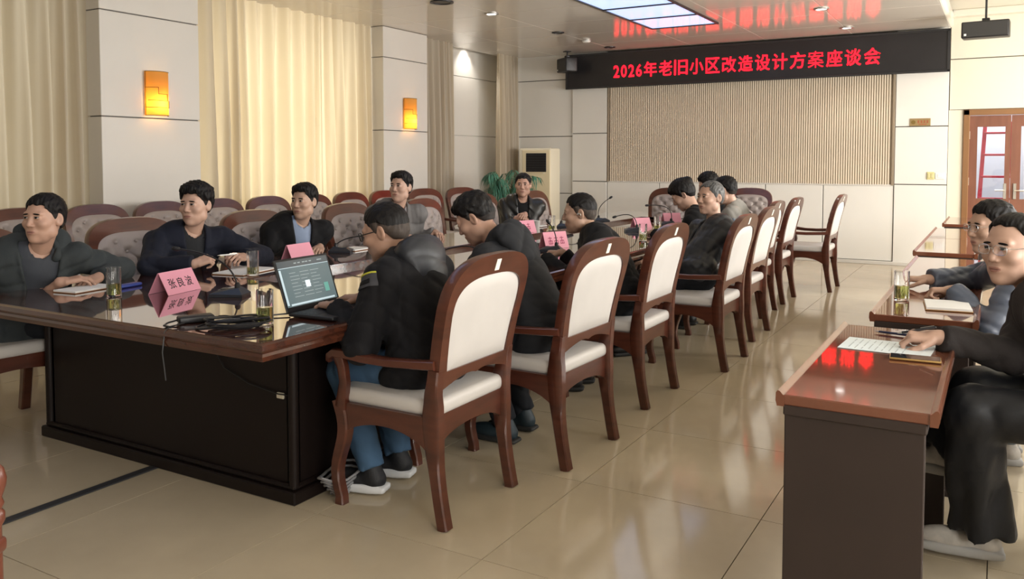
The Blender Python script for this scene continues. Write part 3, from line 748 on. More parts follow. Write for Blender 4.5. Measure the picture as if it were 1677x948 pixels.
for k, (x, y, lb) in enumerate([(-.325, 2.43, 'nearest glossy brown side desk with a paper and a phone on it'), (-.262, 3.92, 'second side desk, with a tea glass on its top'), (-.275, 5.17, 'third side desk, empty, just beyond the seated man'),
                                (-.32, 6.78, 'fourth side desk, empty, first of the pair in front of the door'), (-.32, 8.03, 'fifth side desk, empty, second of the pair in front of the door'), (-.29, 9.9, 'farthest small side desk, next to the brown door')]):
    d = desk0 if k == 0 else copy_tree(desk0); d.location = (x, y, 0); d.scale = (1, .957 if k == 0 else .997, 1); tag(d, lb, 'desk', DG)

# ------------------------------------------------------------------ things on the tables
TT = .761
def tent_card(x, y, rz, label, txt=None, w=.20, h=.10, hd=.045, marks=0):
    c = empty('name_card', (x, y, TT), math.radians(rz)); tag(c, label, 'name card', 'pink tent name cards')
    for s in (-1, 1):
        m = MB(); m.prism([(s * hd, 0), (s * (hd + .0025), 0), (s * .0025, h), (0, h)], 1, -w / 2, w / 2); m.build('card_face', pink_m, c)
    if txt:
        sl = math.atan2(hd, h)
        for k, chh in enumerate(txt):
            M = frame_matrix((hd * .53 + .0026, (k - (len(txt) - 1) / 2) * .062, h * .47), (0, 1, 0), (-math.sin(sl), 0, math.cos(sl)))
            text_mesh('character', chh, .06, ink_m, c, M, bold=.0004, depth=.0004, fit=(.047, .052))
    if marks:   # printed characters too small to read in the photograph: plain stroke blocks
        sl = math.atan2(hd, h); m = MB()
        for k in range(marks):
            cy = (k - (marks - 1) / 2) * .055
            for (a0, a1, z0, z1) in ((-.018, .018, .072, .077), (-.018, .018, .052, .057), (-.020, .020, .030, .035), (-.003, .003, .03, .085), (-.018, -.013, .03, .057), (.013, .018, .03, .057)):
                pts = [(hd * (1 - z / h) + .0036, cy + yy, z) for yy, z in ((a0, z0), (a1, z0), (a1, z1), (a0, z1))]; m.add(pts, [(0, 1, 2, 3)])
        m.build('lettering', mat('print_magenta', (.35, .03, .10), .6), c)['kind'] = 'stuff'
    return c
tent_card(-3.575, 2.785, 13, 'pink tent name card with three black characters, nearest on the table', '张良波', w=.245, h=.108, hd=.058)
tent_card(-4.08, 4.16, 6, 'pink tent name card behind the laptop screen, before the man in the black jacket', w=.24)
tent_card(-3.76, 6.72, -20, 'pink tent name card lying before the man in the leather jacket', marks=2, w=.22, h=.11)
tent_card(-2.91, 5.66, -25, 'pink tent name card beside the microphone near the man with the earpiece', marks=3, w=.22, h=.12)
tent_card(-3.02, 7.74, -30, 'small pink name card behind the dark microphone base at mid table')
tent_card(-3.02, 8.62, -45, 'small pink name card nearest to the woman looking down')
def microphone(x, y, rz, label, head, ctrl):
    """head, ctrl: (sideways, up) offsets of the capsule and of the bend, sideways runs along rz"""
    c = empty('conference_microphone', (x, y, TT), math.radians(rz)); tag(c, label, 'microphone', 'dark gooseneck conference microphones')
    V = [(-.075, -.055, 0), (.085, -.07, 0), (.085, .07, 0), (-.075, .055, 0), (-.075, -.055, .012), (.085, -.07, .016), (.085, .07, .016), (-.075, .055, .012), (-.045, -.025, .042), (.055, -.035, .030), (.055, .035, .030), (-.045, .025, .042)]
    F = [(0, 3, 2, 1), (0, 1, 5, 4), (1, 2, 6, 5), (2, 3, 7, 6), (3, 0, 4, 7), (4, 5, 9, 8), (5, 6, 10, 9), (6, 7, 11, 10), (7, 4, 8, 11), (8, 9, 10, 11)]
    mesh_obj('base', V, F, mat('mic_base', (.018, .022, .032), .3), c)
    MB().box(.02, .05, -.02, .02, .031, .036, .002).build('button', darkgrey_m, c)
    MB().lathe([(.014, 0), (.014, .02), (.008, .03)], 12, (-.03, 0, .036)).build('socket', black_m, c, True)
    p0 = Vector((-.03, 0, .05)); p1 = Vector((ctrl[0], 0, ctrl[1])); p2 = Vector((head[0], 0, head[1]))
    pts = [p0 * (1 - t) ** 2 + p1 * (2 * t * (1 - t)) + p2 * t * t for t in np.linspace(0, 1, 16)]
    MB().tube(pts, .0042, 7).build('gooseneck', black_m, c, True)
    dv = (pts[-1] - pts[-2]).normalized()
    MB().tube([pts[-1] - dv * .002, pts[-1] + dv * .008, pts[-1] + dv * .03, pts[-1] + dv * .04], [.006, .0115, .0115, .005], 10).build('capsule', black_m, c, True)
microphone(-3.23, 2.84, 205, 'large gooseneck microphone right of the nearest pink name card', (.26, .225), (.0, .20))
microphone(-4.10, 4.60, 30, 'gooseneck microphone before the man in the black jacket', (.20, .12), (.02, .11))
microphone(-2.72, 4.30, 210, 'gooseneck microphone half hidden by the man in the plain dark hooded jacket', (.26, .10), (.0, .20))
microphone(-2.80, 5.42, 200, 'gooseneck microphone with a thick dark base beside the man with the earpiece', (.02, .20), (-.03, .14))
microphone(-3.70, 7.42, 30, 'gooseneck microphone behind the head of the man with the earpiece', (.12, .16), (-.02, .2))
microphone(-3.72, 8.36, 30, 'upright gooseneck microphone rising left of the far table corner', (.085, .25), (-.06, .16))
microphone(-2.93, 7.32, 208, 'gooseneck microphone bent left at mid table before the slat wall', (.16, .14), (-.02, .20))
microphone(-2.93, 8.27, 208, 'gooseneck microphone bent left near the woman looking down', (.20, .20), (-.06, .22))
def tea_glass(x, y, label, fill=.45, h=.14, r=.034, z=TT):
    c = empty('tea_glass', (x, y, z)); tag(c, label, 'glass', 'tea glasses')
    MB().lathe([(0, 0), (r * .94, 0), (r, .004), (r, h), (r - .0025, h), (r - .0025, .010), (0, .009)], 24).build('tumbler', glass_m, c, True)
    MB().lathe([(0, .0095), (r - .0027, .0105), (r - .0027, h * fill), (0, h * fill)], 24).build('tea', tea_m, c, True)
    m = MB(); q = np.random.default_rng(int(abs(x * 100)))
    for k in range(14):
        a = q.uniform(0, 6.28); rr = q.uniform(0, r - .008); z0 = .014 + q.uniform(0, h * fill * .55); dx, dy = q.uniform(-.006, .006, 2)
        m.tube([(rr * math.cos(a), rr * math.sin(a), z0), (rr * math.cos(a) + dx, rr * math.sin(a) + dy, z0 + .012)], [.0022, .0012], 4)
    m.build('tea_leaves', leafbit_m, c)['kind'] = 'stuff'
tea_glass(-2.55, 2.41, 'tea glass standing between the black cables and the laptop', .5)
tea_glass(-3.71, 2.54, 'tea glass nearest the left edge, by the clasped hands', .45)
tea_glass(-3.70, 3.41, 'tea glass behind the laptop, near the open notebook of the man in navy', .35)
tea_glass(-3.66, 7.07, 'tall clear tea glass on the table before the cream air conditioner', .3)
tea_glass(-2.52, 6.50, 'tea glass on the aisle edge of the table beside the third armchair', .4)
tea_glass(-2.74, 7.44, 'tea glass near the small pink card at mid table', .4)
tea_glass(-.385, 4.37, 'tea glass with pale green tea on the second side desk', .5, z=.757)
def notebook(x, y, rz, label, w=.21, l=.15, th=.012, cover=leather_m, z=TT, open_=False):
    c = empty('notebook', (x, y, z), math.radians(rz)); tag(c, label, 'notebook')
    MB().box(-l / 2, l / 2, -w / 2, w / 2, 0, .003, .001).build('cover', cover, c)
    MB().box(-l / 2 + .004, l / 2 - .004, -w / 2 + .004, w / 2 - .004, .003, th, .001).build('pages', paper_m, c)
    return c
notebook(-4.03, 2.60, 8, 'open tan notebook under the clasped hands of the man in grey', .26, .16)
notebook(-3.86, 3.50, 12, 'open white notebook on the table before the man in navy', .34, .22, .010)
notebook(-4.12, 4.78, 5, 'open notebook with tan cover right of the man in the black jacket', .22, .17)
notebook(-3.98, 7.32, 0, 'dark notebook before the man in the leather jacket', .24, .17, .012, mat('notebook_maroon', (.12, .03, .025), .5))
fo = rbox('blue_case', -.025, .025, -.08, .08, 0, .018, .008, mat('case_blue', (.02, .05, .30), .35)); fo.location = (-3.92, 2.76, TT); fo.rotation_euler = (0, 0, .15)
tag(fo, 'small deep blue case on the table beside the leftmost tea glass', 'case')
cup = empty('paper_cup', (-3.89, 7.20, TT)); tag(cup, 'small white cup on the table before the man in the leather jacket', 'cup')
MB().lathe([(0, 0), (.026, 0), (.034, .07), (.036, .072), (.034, .074), (.031, .07), (.024, .004), (0, .004)], 20).build('cup_body', white_m, cup, True)
MB().lathe([(0, .06), (.0315, .06)], 20).build('drink', mat('drink_brown', (.25, .12, .04), .2), cup)
# laptop
lp = empty('laptop', (-2.585, 2.735, TT), math.radians(4)); tag(lp, 'black laptop with its lit screen turned towards the man in the hooded jacket', 'laptop')
rbox('keyboard_base', 0, .235, -.175, .175, .003, .018, .006, black_m, lp)
m = MB()
for r in range(5):
    for k in range(13): m.box(.03 + r * .021, .048 + r * .021, -.155 + k * .024, -.134 + k * .024, .017, .0195)
kb = m.build('keys', darkgrey_m, lp); kb['kind'] = 'stuff'
ld = empty('lid', (0, 0, .016)); ld.parent = lp; ld.rotation_euler = (0, math.radians(-19), 0)
ld2 = rbox('screen_lid', -.008, 0, -.178, .178, 0, .232, .004, black_m, ld)
scr_m = mat('screen_glow', (.02, .025, .03), .25, emit=(.16, .23, .24), emit_s=.55)
MB().box(-.0006, .0004, -.166, .166, .022, .222).build('display', scr_m, ld)
MB().box(.0003, .0008, -.166, .166, .192, .222).build('toolbar', mat('screen_bar', (.02, .02, .02), .3, emit=(.09, .11, .12), emit_s=.6), ld)
lt = mat('screen_light', (.1, .1, .1), .3, emit=(.55, .68, .72), emit_s=.8)
m = MB(); m.box(.0008, .0012, -.166, .166, .190, .1925); m.box(.0004, .001, -.164, -.152, .03, .185); m.box(.0004, .001, -.14, .15, .026, .034); m.build('window_edges', lt, ld)
m = MB()
for k in range(8):
    for q in range(3): m.box(.0004, .0009, -.105 + q * .068, -.105 + q * .068 + (.058 if (k + q) % 3 else .04), .165 - k * .015, .1675 - k * .015)
for q, a in enumerate((-.06, -.035, -.005, .015, .04, .095, .11)): m.box(.0008, .0012, a, a + .016, .205, .210)
m.build('text_lines', mat('screen_text', (.1, .1, .1), .3, emit=(.34, .42, .43), emit_s=.6), ld)
MB().box(.0006, .0014, -.018, .012, .095, .125).build('picture', mat('screen_picture', (.1, .1, .1), .3, emit=(.75, .86, .9), emit_s=1.0), ld)
MB().box(.0006, .0012, .10, .128, .06, .10).build('green_mark', mat('screen_green', (.1, .1, .1), .3, emit=(.08, .35, .28), emit_s=.8), ld)
# power adapter and coiled cable
ad = empty('power_adapter', (-2.83, 2.30, TT), math.radians(62)); tag(ad, 'black power adapter on the near edge of the table with a white plug end', 'power adapter')
rbox('brick', -.07, .07, -.03, .03, 0, .028, .008, black_m, ad)
MB().box(.07, .078, -.008, .008, .008, .018).build('plug', white_m, ad)
m = MB(); m.tube([(-.07, 0, .014), (-.11, -.01, .008), (-.13, -.05, .006), (-.11, -.09, .004)], .004, 6); m.build('lead', black_m, ad, True)
m = MB(); r = np.random.default_rng(3)
for k in range(6):
    cx, cy = -2.60 + r.uniform(-.03, .03), 2.30 + r.uniform(-.015, .03); ra, rb = .13 + r.uniform(-.02, .03), .055 + r.uniform(-.01, .015); ph = r.uniform(0, 6)
    m.tube([(cx + (ra * math.cos(a)) * .62 - rb * math.sin(a) * .5, cy + ra * math.cos(a) * .55 + rb * math.sin(a), TT + .006 + .006 * k + .003 * math.sin(3 * a + ph)) for a in np.linspace(ph, ph + 2 * PI * .93, 26)], .0042, 6)
m.tube([(-2.76, 2.36, TT + .02), (-2.70, 2.34, TT + .03), (-2.60, 2.38, TT + .02), (-2.50, 2.33, TT + .012), (-2.60, 2.24, TT + .008)], .0045, 6)
m.tube([(-2.72, 2.42, TT + .006), (-2.66, 2.52, TT + .006), (-2.60, 2.60, TT + .008)], .0035, 6)
m.tube([(-2.80, 2.22, TT + .01), (-2.81, 2.16, TT + .006), (-2.812, 2.138, TT - .01), (-2.812, 2.126, TT - .09), (-2.80, 2.13, TT - .2)], .003, 5)
cbl = m.build('coiled_cable', black_m, None, True); tag(cbl, 'loosely coiled black cable lying by the tea glass near the table corner', 'cable')
for (x, y, rz, lb) in ((-3.42, 5.75, 20, 'small folded white paper on the table beyond the laptop user'),):
    pp = MB().box(-.07, .07, -.05, .05, 0, .002).build('paper_sheet', paper_m); pp.location = (x, y, .731); pp.rotation_euler = (0, 0, math.radians(rz)); tag(pp, lb, 'paper')
# things on the side desks
DT = .7565
pp = empty('printed_sheet', (-.325, 3.235, DT), math.radians(-3)); tag(pp, 'printed white sheet on the nearest side desk', 'paper')
MB().box(-.15, .145, -.105, .105, 0, .0012).build('sheet', mat('sheet_bluewhite', (.74, .82, .85), .7), pp)
m = MB()
for k in range(9):
    for q in range(14):
        if (q * 7 + k * 3) % 9: m.box(-.12 + k * .022, -.12 + k * .022 + .004, -.085 + q * .012, -.085 + q * .012 + .009, .0012, .0016)
m.build('print', mat('print_grey', (.45, .5, .52), .8), pp)['kind'] = 'stuff'
ph = empty('smartphone', (-.225, 3.075, DT), math.radians(4)); tag(ph, 'dark smartphone with a gold edge lying on the nearest side desk', 'phone')
rbox('case', -.078, .078, -.036, .036, 0, .008, .003, mat('phone_gold', (.55, .36, .14), .3, metal=.8), ph); MB().box(-.075, .075, -.033, .033, .008, .0088).build('screen', mat('phone_glass', (.01, .01, .012), .05), ph)
def pen(p0, p1, label, body, r=.0045):
    p0 = Vector(p0); p1 = Vector(p1); c = empty('pen', p0); d = p1 - p0; tag(c, label, 'pen')
    MB().tube([d * .12, d * .16, d * .9, d], [r * .9, r, r, r * .8], 8).build('barrel', body, c, True); MB().tube([d * 0, d * .12], [.001, r * .9], 8).build('tip', steel_m, c, True)
    MB().tube([d * .6 + Vector((0, 0, r + .002)), d * .95 + Vector((0, 0, r + .002))], .0012, 5).build('clip', steel_m, c)
pen((-.40, 3.485, DT + .006), (-.26, 3.46, DT + .006), 'dark blue pen lying behind the printed sheet on the nearest desk', mat('pen_navy', (.02, .03, .08), .3))
nb2 = notebook(-.185, 4.26, 6, 'open notebook with tan cover on the second side desk under the writing hand', .25, .19, .014, mat('notebook_ochre', (.45, .26, .10), .5), z=.757)

# ------------------------------------------------------------------ people: signed-distance bodies turned into meshes
f32 = np.float32
def A3(v): return np.asarray(v, dtype=f32)
def nrm(v): v = np.asarray(v, dtype=float); return v / max(1e-9, np.linalg.norm(v))
def sd_cone(P, a, b, ra, rb):
    a = A3(a); b = A3(b); d = b - a; L2 = float(d @ d) + 1e-9
    t = np.clip(((P - a) @ d) / L2, 0, 1)
    return np.linalg.norm(P - a - t[:, None] * d, axis=1) - (ra + (rb - ra) * t)
def sd_ell(P, c, r, R=None):
    q = P - A3(c)
    if R is not None: q = q @ A3(R)
    r = A3(r); k0 = np.linalg.norm(q / r, axis=1); k1 = np.linalg.norm(q / (r * r), axis=1) + 1e-6
    return k0 * (k0 - 1) / k1
def sd_rbox(P, c, h, rad, R=None):
    q = P - A3(c)
    if R is not None: q = q @ A3(R)
    q = np.abs(q) - (A3(h) - rad)
    return np.linalg.norm(np.maximum(q, 0), axis=1) + np.minimum(q.max(1), 0) - rad
def smin(a, b, k):
    h = np.clip(.5 + .5 * (b - a) / k, 0, 1)
    return b + (a - b) * h - k * h * (1 - h)
def smax(a, b, k): return -smin(-a, -b, k)
def folds(P, seed, freq=26.0, amp=.005):
    r = np.random.default_rng(seed); out = 0
    for k in range(3):
        d = nrm(r.normal(size=3)); e = nrm(r.normal(size=3)); g = nrm(r.normal(size=3))
        ph = freq * (1 + .5 * k) * (P @ A3(d)) + 2.2 * np.sin(freq * .33 * (P @ A3(e)) + k) + 1.4 * np.sin(freq * .5 * (P @ A3(g)) + 2 * k)
        out = out + (1 - np.abs(np.sin(ph))) ** 2 / (1 + .7 * k)
    return (out - .9) * amp
def polygonise(sdf, lo, hi, h):
    lo = np.asarray(lo, float); n = (np.ceil((np.asarray(hi, float) - lo) / h / 4).astype(int) + 1) * 4
    B = n // 4
    g = np.stack(np.meshgrid(*[np.arange(k) for k in B], indexing='ij'), -1).reshape(-1, 3)
    dC = sdf((lo + (g * 4 + 1.5) * h).astype(f32))
    V = np.repeat(np.repeat(np.repeat(dC.reshape(B), 4, 0), 4, 1), 4, 2)
    act = g[np.abs(dC) < 4 * h * .87 * 1.7 + .008]
    off = np.stack(np.meshgrid(*[np.arange(4)] * 3, indexing='ij'), -1).reshape(-1, 3)
    idx = (act[:, None, :] * 4 + off[None]).reshape(-1, 3)
    V[idx[:, 0], idx[:, 1], idx[:, 2]] = sdf((lo + idx * h).astype(f32))
    S = V < 0
    c = S[:-1, :-1, :-1].astype(np.int8)
    cnt = np.zeros(tuple(n - 1), np.int8)
    for dx in (0, 1):
        for dy in (0, 1):
            for dz in (0, 1): cnt += S[dx:n[0] - 1 + dx, dy:n[1] - 1 + dy, dz:n[2] - 1 + dz]
    cells = np.argwhere((cnt > 0) & (cnt < 8))
    cid = -np.ones(tuple(n - 1), np.int64); cid[cells[:, 0], cells[:, 1], cells[:, 2]] = np.arange(len(cells))
    acc = np.zeros((len(cells), 3)); num = np.zeros(len(cells))
    cor = [(a, b, d) for a in (0, 1) for b in (0, 1) for d in (0, 1)]
    val = {q: V[cells[:, 0] + q[0], cells[:, 1] + q[1], cells[:, 2] + q[2]] for q in cor}
    for p in cor:
        for ax in range(3):
            if p[ax] == 0:
                q = list(p); q[ax] = 1; q = tuple(q); a, b = val[p], val[q]
                mk = (a < 0) != (b < 0); t = np.where(mk, a / np.where(np.abs(a - b) < 1e-9, 1, a - b), 0)
                pos = np.array(p, float)[None].repeat(len(cells), 0); pos[:, ax] = t
                acc[mk] += pos[mk]; num[mk] += 1
    verts = lo + (cells + acc / np.maximum(num, 1)[:, None]) * h
    faces = []
    for ax in range(3):
        sl0 = [slice(None)] * 3; sl1 = [slice(None)] * 3; sl0[ax] = slice(0, -1); sl1[ax] = slice(1, None)
        e = np.argwhere(S[tuple(sl0)] != S[tuple(sl1)])
        u, v = [(1, 2), (2, 0), (0, 1)][ax]
        ok = (e[:, u] > 0) & (e[:, v] > 0) & (e[:, u] < n[u] - 1) & (e[:, v] < n[v] - 1); e = e[ok]
        def at_(du, dv):
            q = e.copy(); q[:, u] += du; q[:, v] += dv; return cid[q[:, 0], q[:, 1], q[:, 2]]
        quad = np.stack([at_(-1, -1), at_(0, -1), at_(0, 0), at_(-1, 0)], 1)
        ins = S[e[:, 0], e[:, 1], e[:, 2]]
        quad[~ins] = quad[~ins][:, ::-1]
        faces.append(quad[(quad >= 0).all(1)])
    return verts, np.concatenate(faces)
def np_mesh(name, verts, faces, mats, parent, midx=None):
    me = bpy.data.meshes.new(name); nv, nf = len(verts), len(faces)
    me.vertices.add(nv); me.vertices.foreach_set('co', np.asarray(verts, f32).ravel())
    me.loops.add(nf * 4); me.loops.foreach_set('vertex_index', faces.astype(np.int32).ravel())
    me.polygons.add(nf); me.polygons.foreach_set('loop_start', np.arange(0, nf * 4, 4, dtype=np.int32)); me.polygons.foreach_set('loop_total', np.full(nf, 4, np.int32))
    for m in mats: me.materials.append(m)
    if midx is not None: me.polygons.foreach_set('material_index', midx.astype(np.int32))
    me.polygons.foreach_set('use_smooth', np.ones(nf, bool)); me.update(calc_edges=True)
    return link(name, me, parent)

SKINS = {}
def skin_mat(col):
    if col not in SKINS:
        m = mat('skin_%d' % len(SKINS), col, .45, var=.06, var_scale=14, bump=.05, bump_scale=120)
        SKINS[col] = m
    return SKINS[col]
lip_m = mat('lips', (.38, .19, .15), .45)
hair_m = mat('hair_black', (.007, .006, .006), .55, spec=.25, bump=.5, bump_scale=160, stretch=(1, 1, .4))
stubble_l = mat('hair_shaved', (.05, .036, .028), .7, var=.2, var_scale=40)
stubble_m = mat('hair_clipped', (.022, .016, .013), .7, var=.2, var_scale=40)
hair_grey_m = mat('hair_grey', (.13, .13, .13), .5, bump=.5, bump_scale=160, col2=(.045, .045, .045), var_scale=25)
eye_w_m = mat('eye_white', (.34, .31, .29), .4); eye_d_m = mat('eye_dark', (.008, .006, .005), .15)
sock_m = mat('sock_grey', (.5, .5, .52), .8)

def cloth(name, col, rough=.75, sheen=.02, bump=.12, spec=.2):
    return mat('cloth_' + name, col, rough, spec=spec, var=.10, var_scale=10, bump=bump, bump_scale=90, sheen=sheen)

def ik(S, Wt, l1, l2, pole):
    S = np.array(S, float); Wt = np.array(Wt, float); d = Wt - S; L = np.linalg.norm(d)
    if L > (l1 + l2) * .985:
        k = L / ((l1 + l2) * .985); l1 *= k; l2 *= k
    u = d / L; a = (l1 * l1 - l2 * l2 + L * L) / (2 * L); hgt = math.sqrt(max(0, l1 * l1 - a * a))
    p = np.array(pole, float); p = p - u * (p @ u); p = nrm(p)
    return S + u * a + p * hgt

def head_sdf(fem=False, wide=1.0):
    k = wide
    def f(q):
        d = sd_ell(q, (0, -.014, .032), (.077 * k, .096, .088))
        d = smin(d, sd_ell(q, (0, .026, -.030), (.066 * k, .062, .088)), .03)
        d = smin(d, sd_ell(q, (0, .030, -.074), (.052 * k, .050, .042)), .025)
        d = smin(d, sd_ell(q, (0, .068, -.100), (.022, .020, .018)), .022)
        for s in (-1, 1):
            d = smin(d, sd_ell(q, (s * .044 * k, .058, -.020), (.024, .026, .022)), .02)
            d = smin(d, sd_ell(q, (s * .058 * k, .005, -.062), (.016, .028, .028)), .02)
        d = smin(d, sd_cone(q, (-.042, .074, .030), (.042, .074, .030), .010, .010), .016)
        for s in (-1, 1): d = smax(d, -sd_ell(q, (s * .031, .099, .012), (.020, .016, .011)), .010)
        for s in (-1, 1): d = smin(d, sd_ell(q, (s * .031, .078, .011), (.0165, .012, .0105)), .006)
        d = smin(d, sd_cone(q, (0, .084, .020), (0, .101, -.024), .0075, .0115), .010)
        for s in (-1, 1): d = smin(d, sd_ell(q, (s * .0125, .092, -.029), (.0085, .011, .0075)), .006)
        d = smin(d, sd_ell(q, (0, .079, -.058), (.026, .012, .018)), .012)
        d = smin(d, sd_ell(q, (0, .0900, -.0565), (.021, .0060, .0045)), .006)
        d = smin(d, sd_ell(q, (0, .0885, -.0675), (.018, .0062, .0052)), .006)
        d = smax(d, -sd_cone(q, (-.021, .098, -.0618), (.021, .098, -.0618), .0028, .0028), .004)
        for s in (-1, 1):
            Rz = np.array(Euler((0, 0, s * .45)).to_matrix())
            e = sd_ell(q, (s * .079 * k, -.012, .000), (.0095, .021, .033), Rz)
            e = smax(e, -sd_ell(q, (s * .088 * k, -.006, .002), (.0075, .012, .020), Rz), .005)
            d = smin(d, e, .007)
        return d
    return f
def hair_sdf(style, k=1.0):
    th = style.get('th', .012); top = style.get('top', .010)
    fy = np.array([-.12, -.085, -.05, -.025, -.008, .004, .022, .036, .05, .07, .10]); fr = style.get('front', .074)
    fz = np.array([-.055, -.050, -.035, .004, .034, -.004, .012, .040, .058, fr - .004, fr]) + style.get('low', 0)
    fz = fz + style.get('temple', 0) * np.array([0, 0, 0, 0, .2, .6, 1, 1, .8, .2, 0])
    def f(q):
        rg = style.get('rough', 1.0)
        n1 = .0016 * np.sin(420 * q[:, 0] + 60 * q[:, 1]) * np.sin(90 * q[:, 1] + 60 * q[:, 2]) + (.0024 * rg) * np.sin(95 * q[:, 0] + 70 * q[:, 1] + 2 * np.sin(70 * q[:, 2])) * np.sin(80 * q[:, 1] - 60 * q[:, 0])
        zm = np.interp(q[:, 1], fy, fz)
        zm = zm + .003 * np.sin(210 * q[:, 0] + 160 * q[:, 1])
        side = .004 * np.sin(150 * q[:, 0] + 1.0) * (q[:, 1] > .03) + np.where(np.abs(q[:, 0]) < .052, np.interp(q[:, 1], fy, np.where(fy > 0, np.maximum(fz, fr - .012), fz)), zm)
        up = np.clip((q[:, 2] - .03) / .08, 0, 1)
        tk = np.clip((q[:, 2] - side) / style.get('fade', .035), 0.0, 1)
        d = sd_ell(q, (0, -.014, .032), (.077 * k, .096, .088)) - .0022 - th * tk - top * up
        d = smin(d, sd_ell(q, (0, .026, -.030), (.066 * k, .062, .088)) - .0015 - .004 * tk, .02)
        d = smin(d, sd_ell(q, (0, -.055, -.02), (.060 * k, .044, .05)) - .001 - .004 * tk, .02)
        if style.get('quiff'): d = smin(d, sd_ell(q, (style.get('qx', 0.0), .048, .106), (.052, .036, .018)), .03)
        d = d + n1 * np.clip(tk + up, 0, 1)
        d = smax(d, side - q[:, 2], .003)
        if style.get('bun') is not None: d = smin(d, sd_ell(q, style['bun'], style.get('bun_r', (.036, .036, .036))), .012)
        if style.get('tail'): d = smin(d, sd_cone(q, (0, -.105, .03), (0, -.13, -.10), .024, .014), .02)
        return d
    return f
def head_patch(hf, cx, cz, rx, rz, off, tilt=0.0, n=14, rings=3):
    """small patch laid on the front of the face by marching onto its surface"""
    P = [(0, 0)]
    for r in range(1, rings + 1):
        for a in np.linspace(0, 2 * PI, n, endpoint=False):
            P.append((math.cos(a) * r / rings, math.sin(a) * r / rings))
    P = np.array(P); ca, sa = math.cos(tilt), math.sin(tilt)
    x = P[:, 0] * rx; z = P[:, 1] * rz
    pts = np.stack([cx + x * ca - z * sa, np.full(len(P), .125), cz + x * sa + z * ca], 1).astype(f32)
    for _ in range(30): pts[:, 1] -= np.clip(hf(pts), -.004, .01) * .8
    pts[:, 1] += off
    F = [(0, 1 + i, 1 + (i + 1) % n) for i in range(n)]
    for r in range(rings - 1):
        for i in range(n): a = 1 + r * n; b = a + n; F.append((a + i, b + i, b + (i + 1) % n, a + (i + 1) % n))
    return pts, F

HANDS = {
    'rest': [(.35, .45, .35)] * 4 + [(.35, .35)],
    'flat': [(.10, .15, .10)] * 4 + [(.2, .15)],
    'curl': [(.75, .9, .6), (.8, .95, .6), (.85, 1.0, .6), (.9, 1.0, .6), (.5, .5)],
    'type': [(.35, .55, .35), (.3, .5, .3), (.35, .55, .3), (.4, .55, .3), (.3, .3)],
    'pen': [(.75, .95, .5), (.9, 1.15, .6), (1.1, 1.3, .7), (1.15, 1.3, .7), (.65, .65)],
}
def hand_sdf(pose, left):
    """hand frame: +x fingers, +y towards the thumb (right hand), +z back of the hand"""
    caps = []
    base = [(.088, .028, .003), (.092, .009, .005), (.089, -.010, .004), (.082, -.027, .001)]
    lens = [(.040, .024, .020), (.044, .028, .021), (.041, .026, .020), (.032, .020, .018)]
    rad = [.0088, .0090, .0086, .0076]; spread = [.10, .02, -.05, -.14]
    ps = HANDS[pose]
    for k in range(4):
        p = np.array(base[k]); a = 0.0
        caps.append(((.02, base[k][1] * .6, 0), tuple(p), .013, rad[k] + .0025))
        for q in range(3):
            a += ps[k][q]; d = np.array([math.cos(a) * math.cos(spread[k]), math.sin(spread[k]) * math.cos(a), -math.sin(a)])
            p2 = p + d * lens[k][q]; caps.append((tuple(p), tuple(p2), rad[k] * (1 - .09 * q), rad[k] * (1 - .09 * (q + 1)))); p = p2
    t0 = np.array([.028, .028, -.006]); d = nrm([.72, .62, -.25]); t1 = t0 + d * .040
    caps.append((tuple(t0), tuple(t1), .015, .0105))
    a0, a1 = ps[4]; d2 = nrm([.93, .35 - a0 * .5, -.25 - a0 * .35]); t2 = t1 + d2 * .030; caps.append((tuple(t1), tuple(t2), .0105, .0095))
    d3 = nrm([.95, .15 - a1 * .6, -.2 - a1 * .3]); t3 = t2 + d3 * .024; caps.append((tuple(t2), tuple(t3), .0095, .0080))
    def f(q):
        if left: q = q * A3((1, -1, 1))
        d = sd_rbox(q, (.052, 0, 0), (.040, .037, .0135), .0125)
        d = smin(d, sd_cone(q, (-.004, 0, 0), (.02, 0, 0), .0245, .024), .016)
        for a, b, ra, rb in caps: d = smin(d, sd_cone(q, a, b, ra, rb), .005)
        return d
    return f

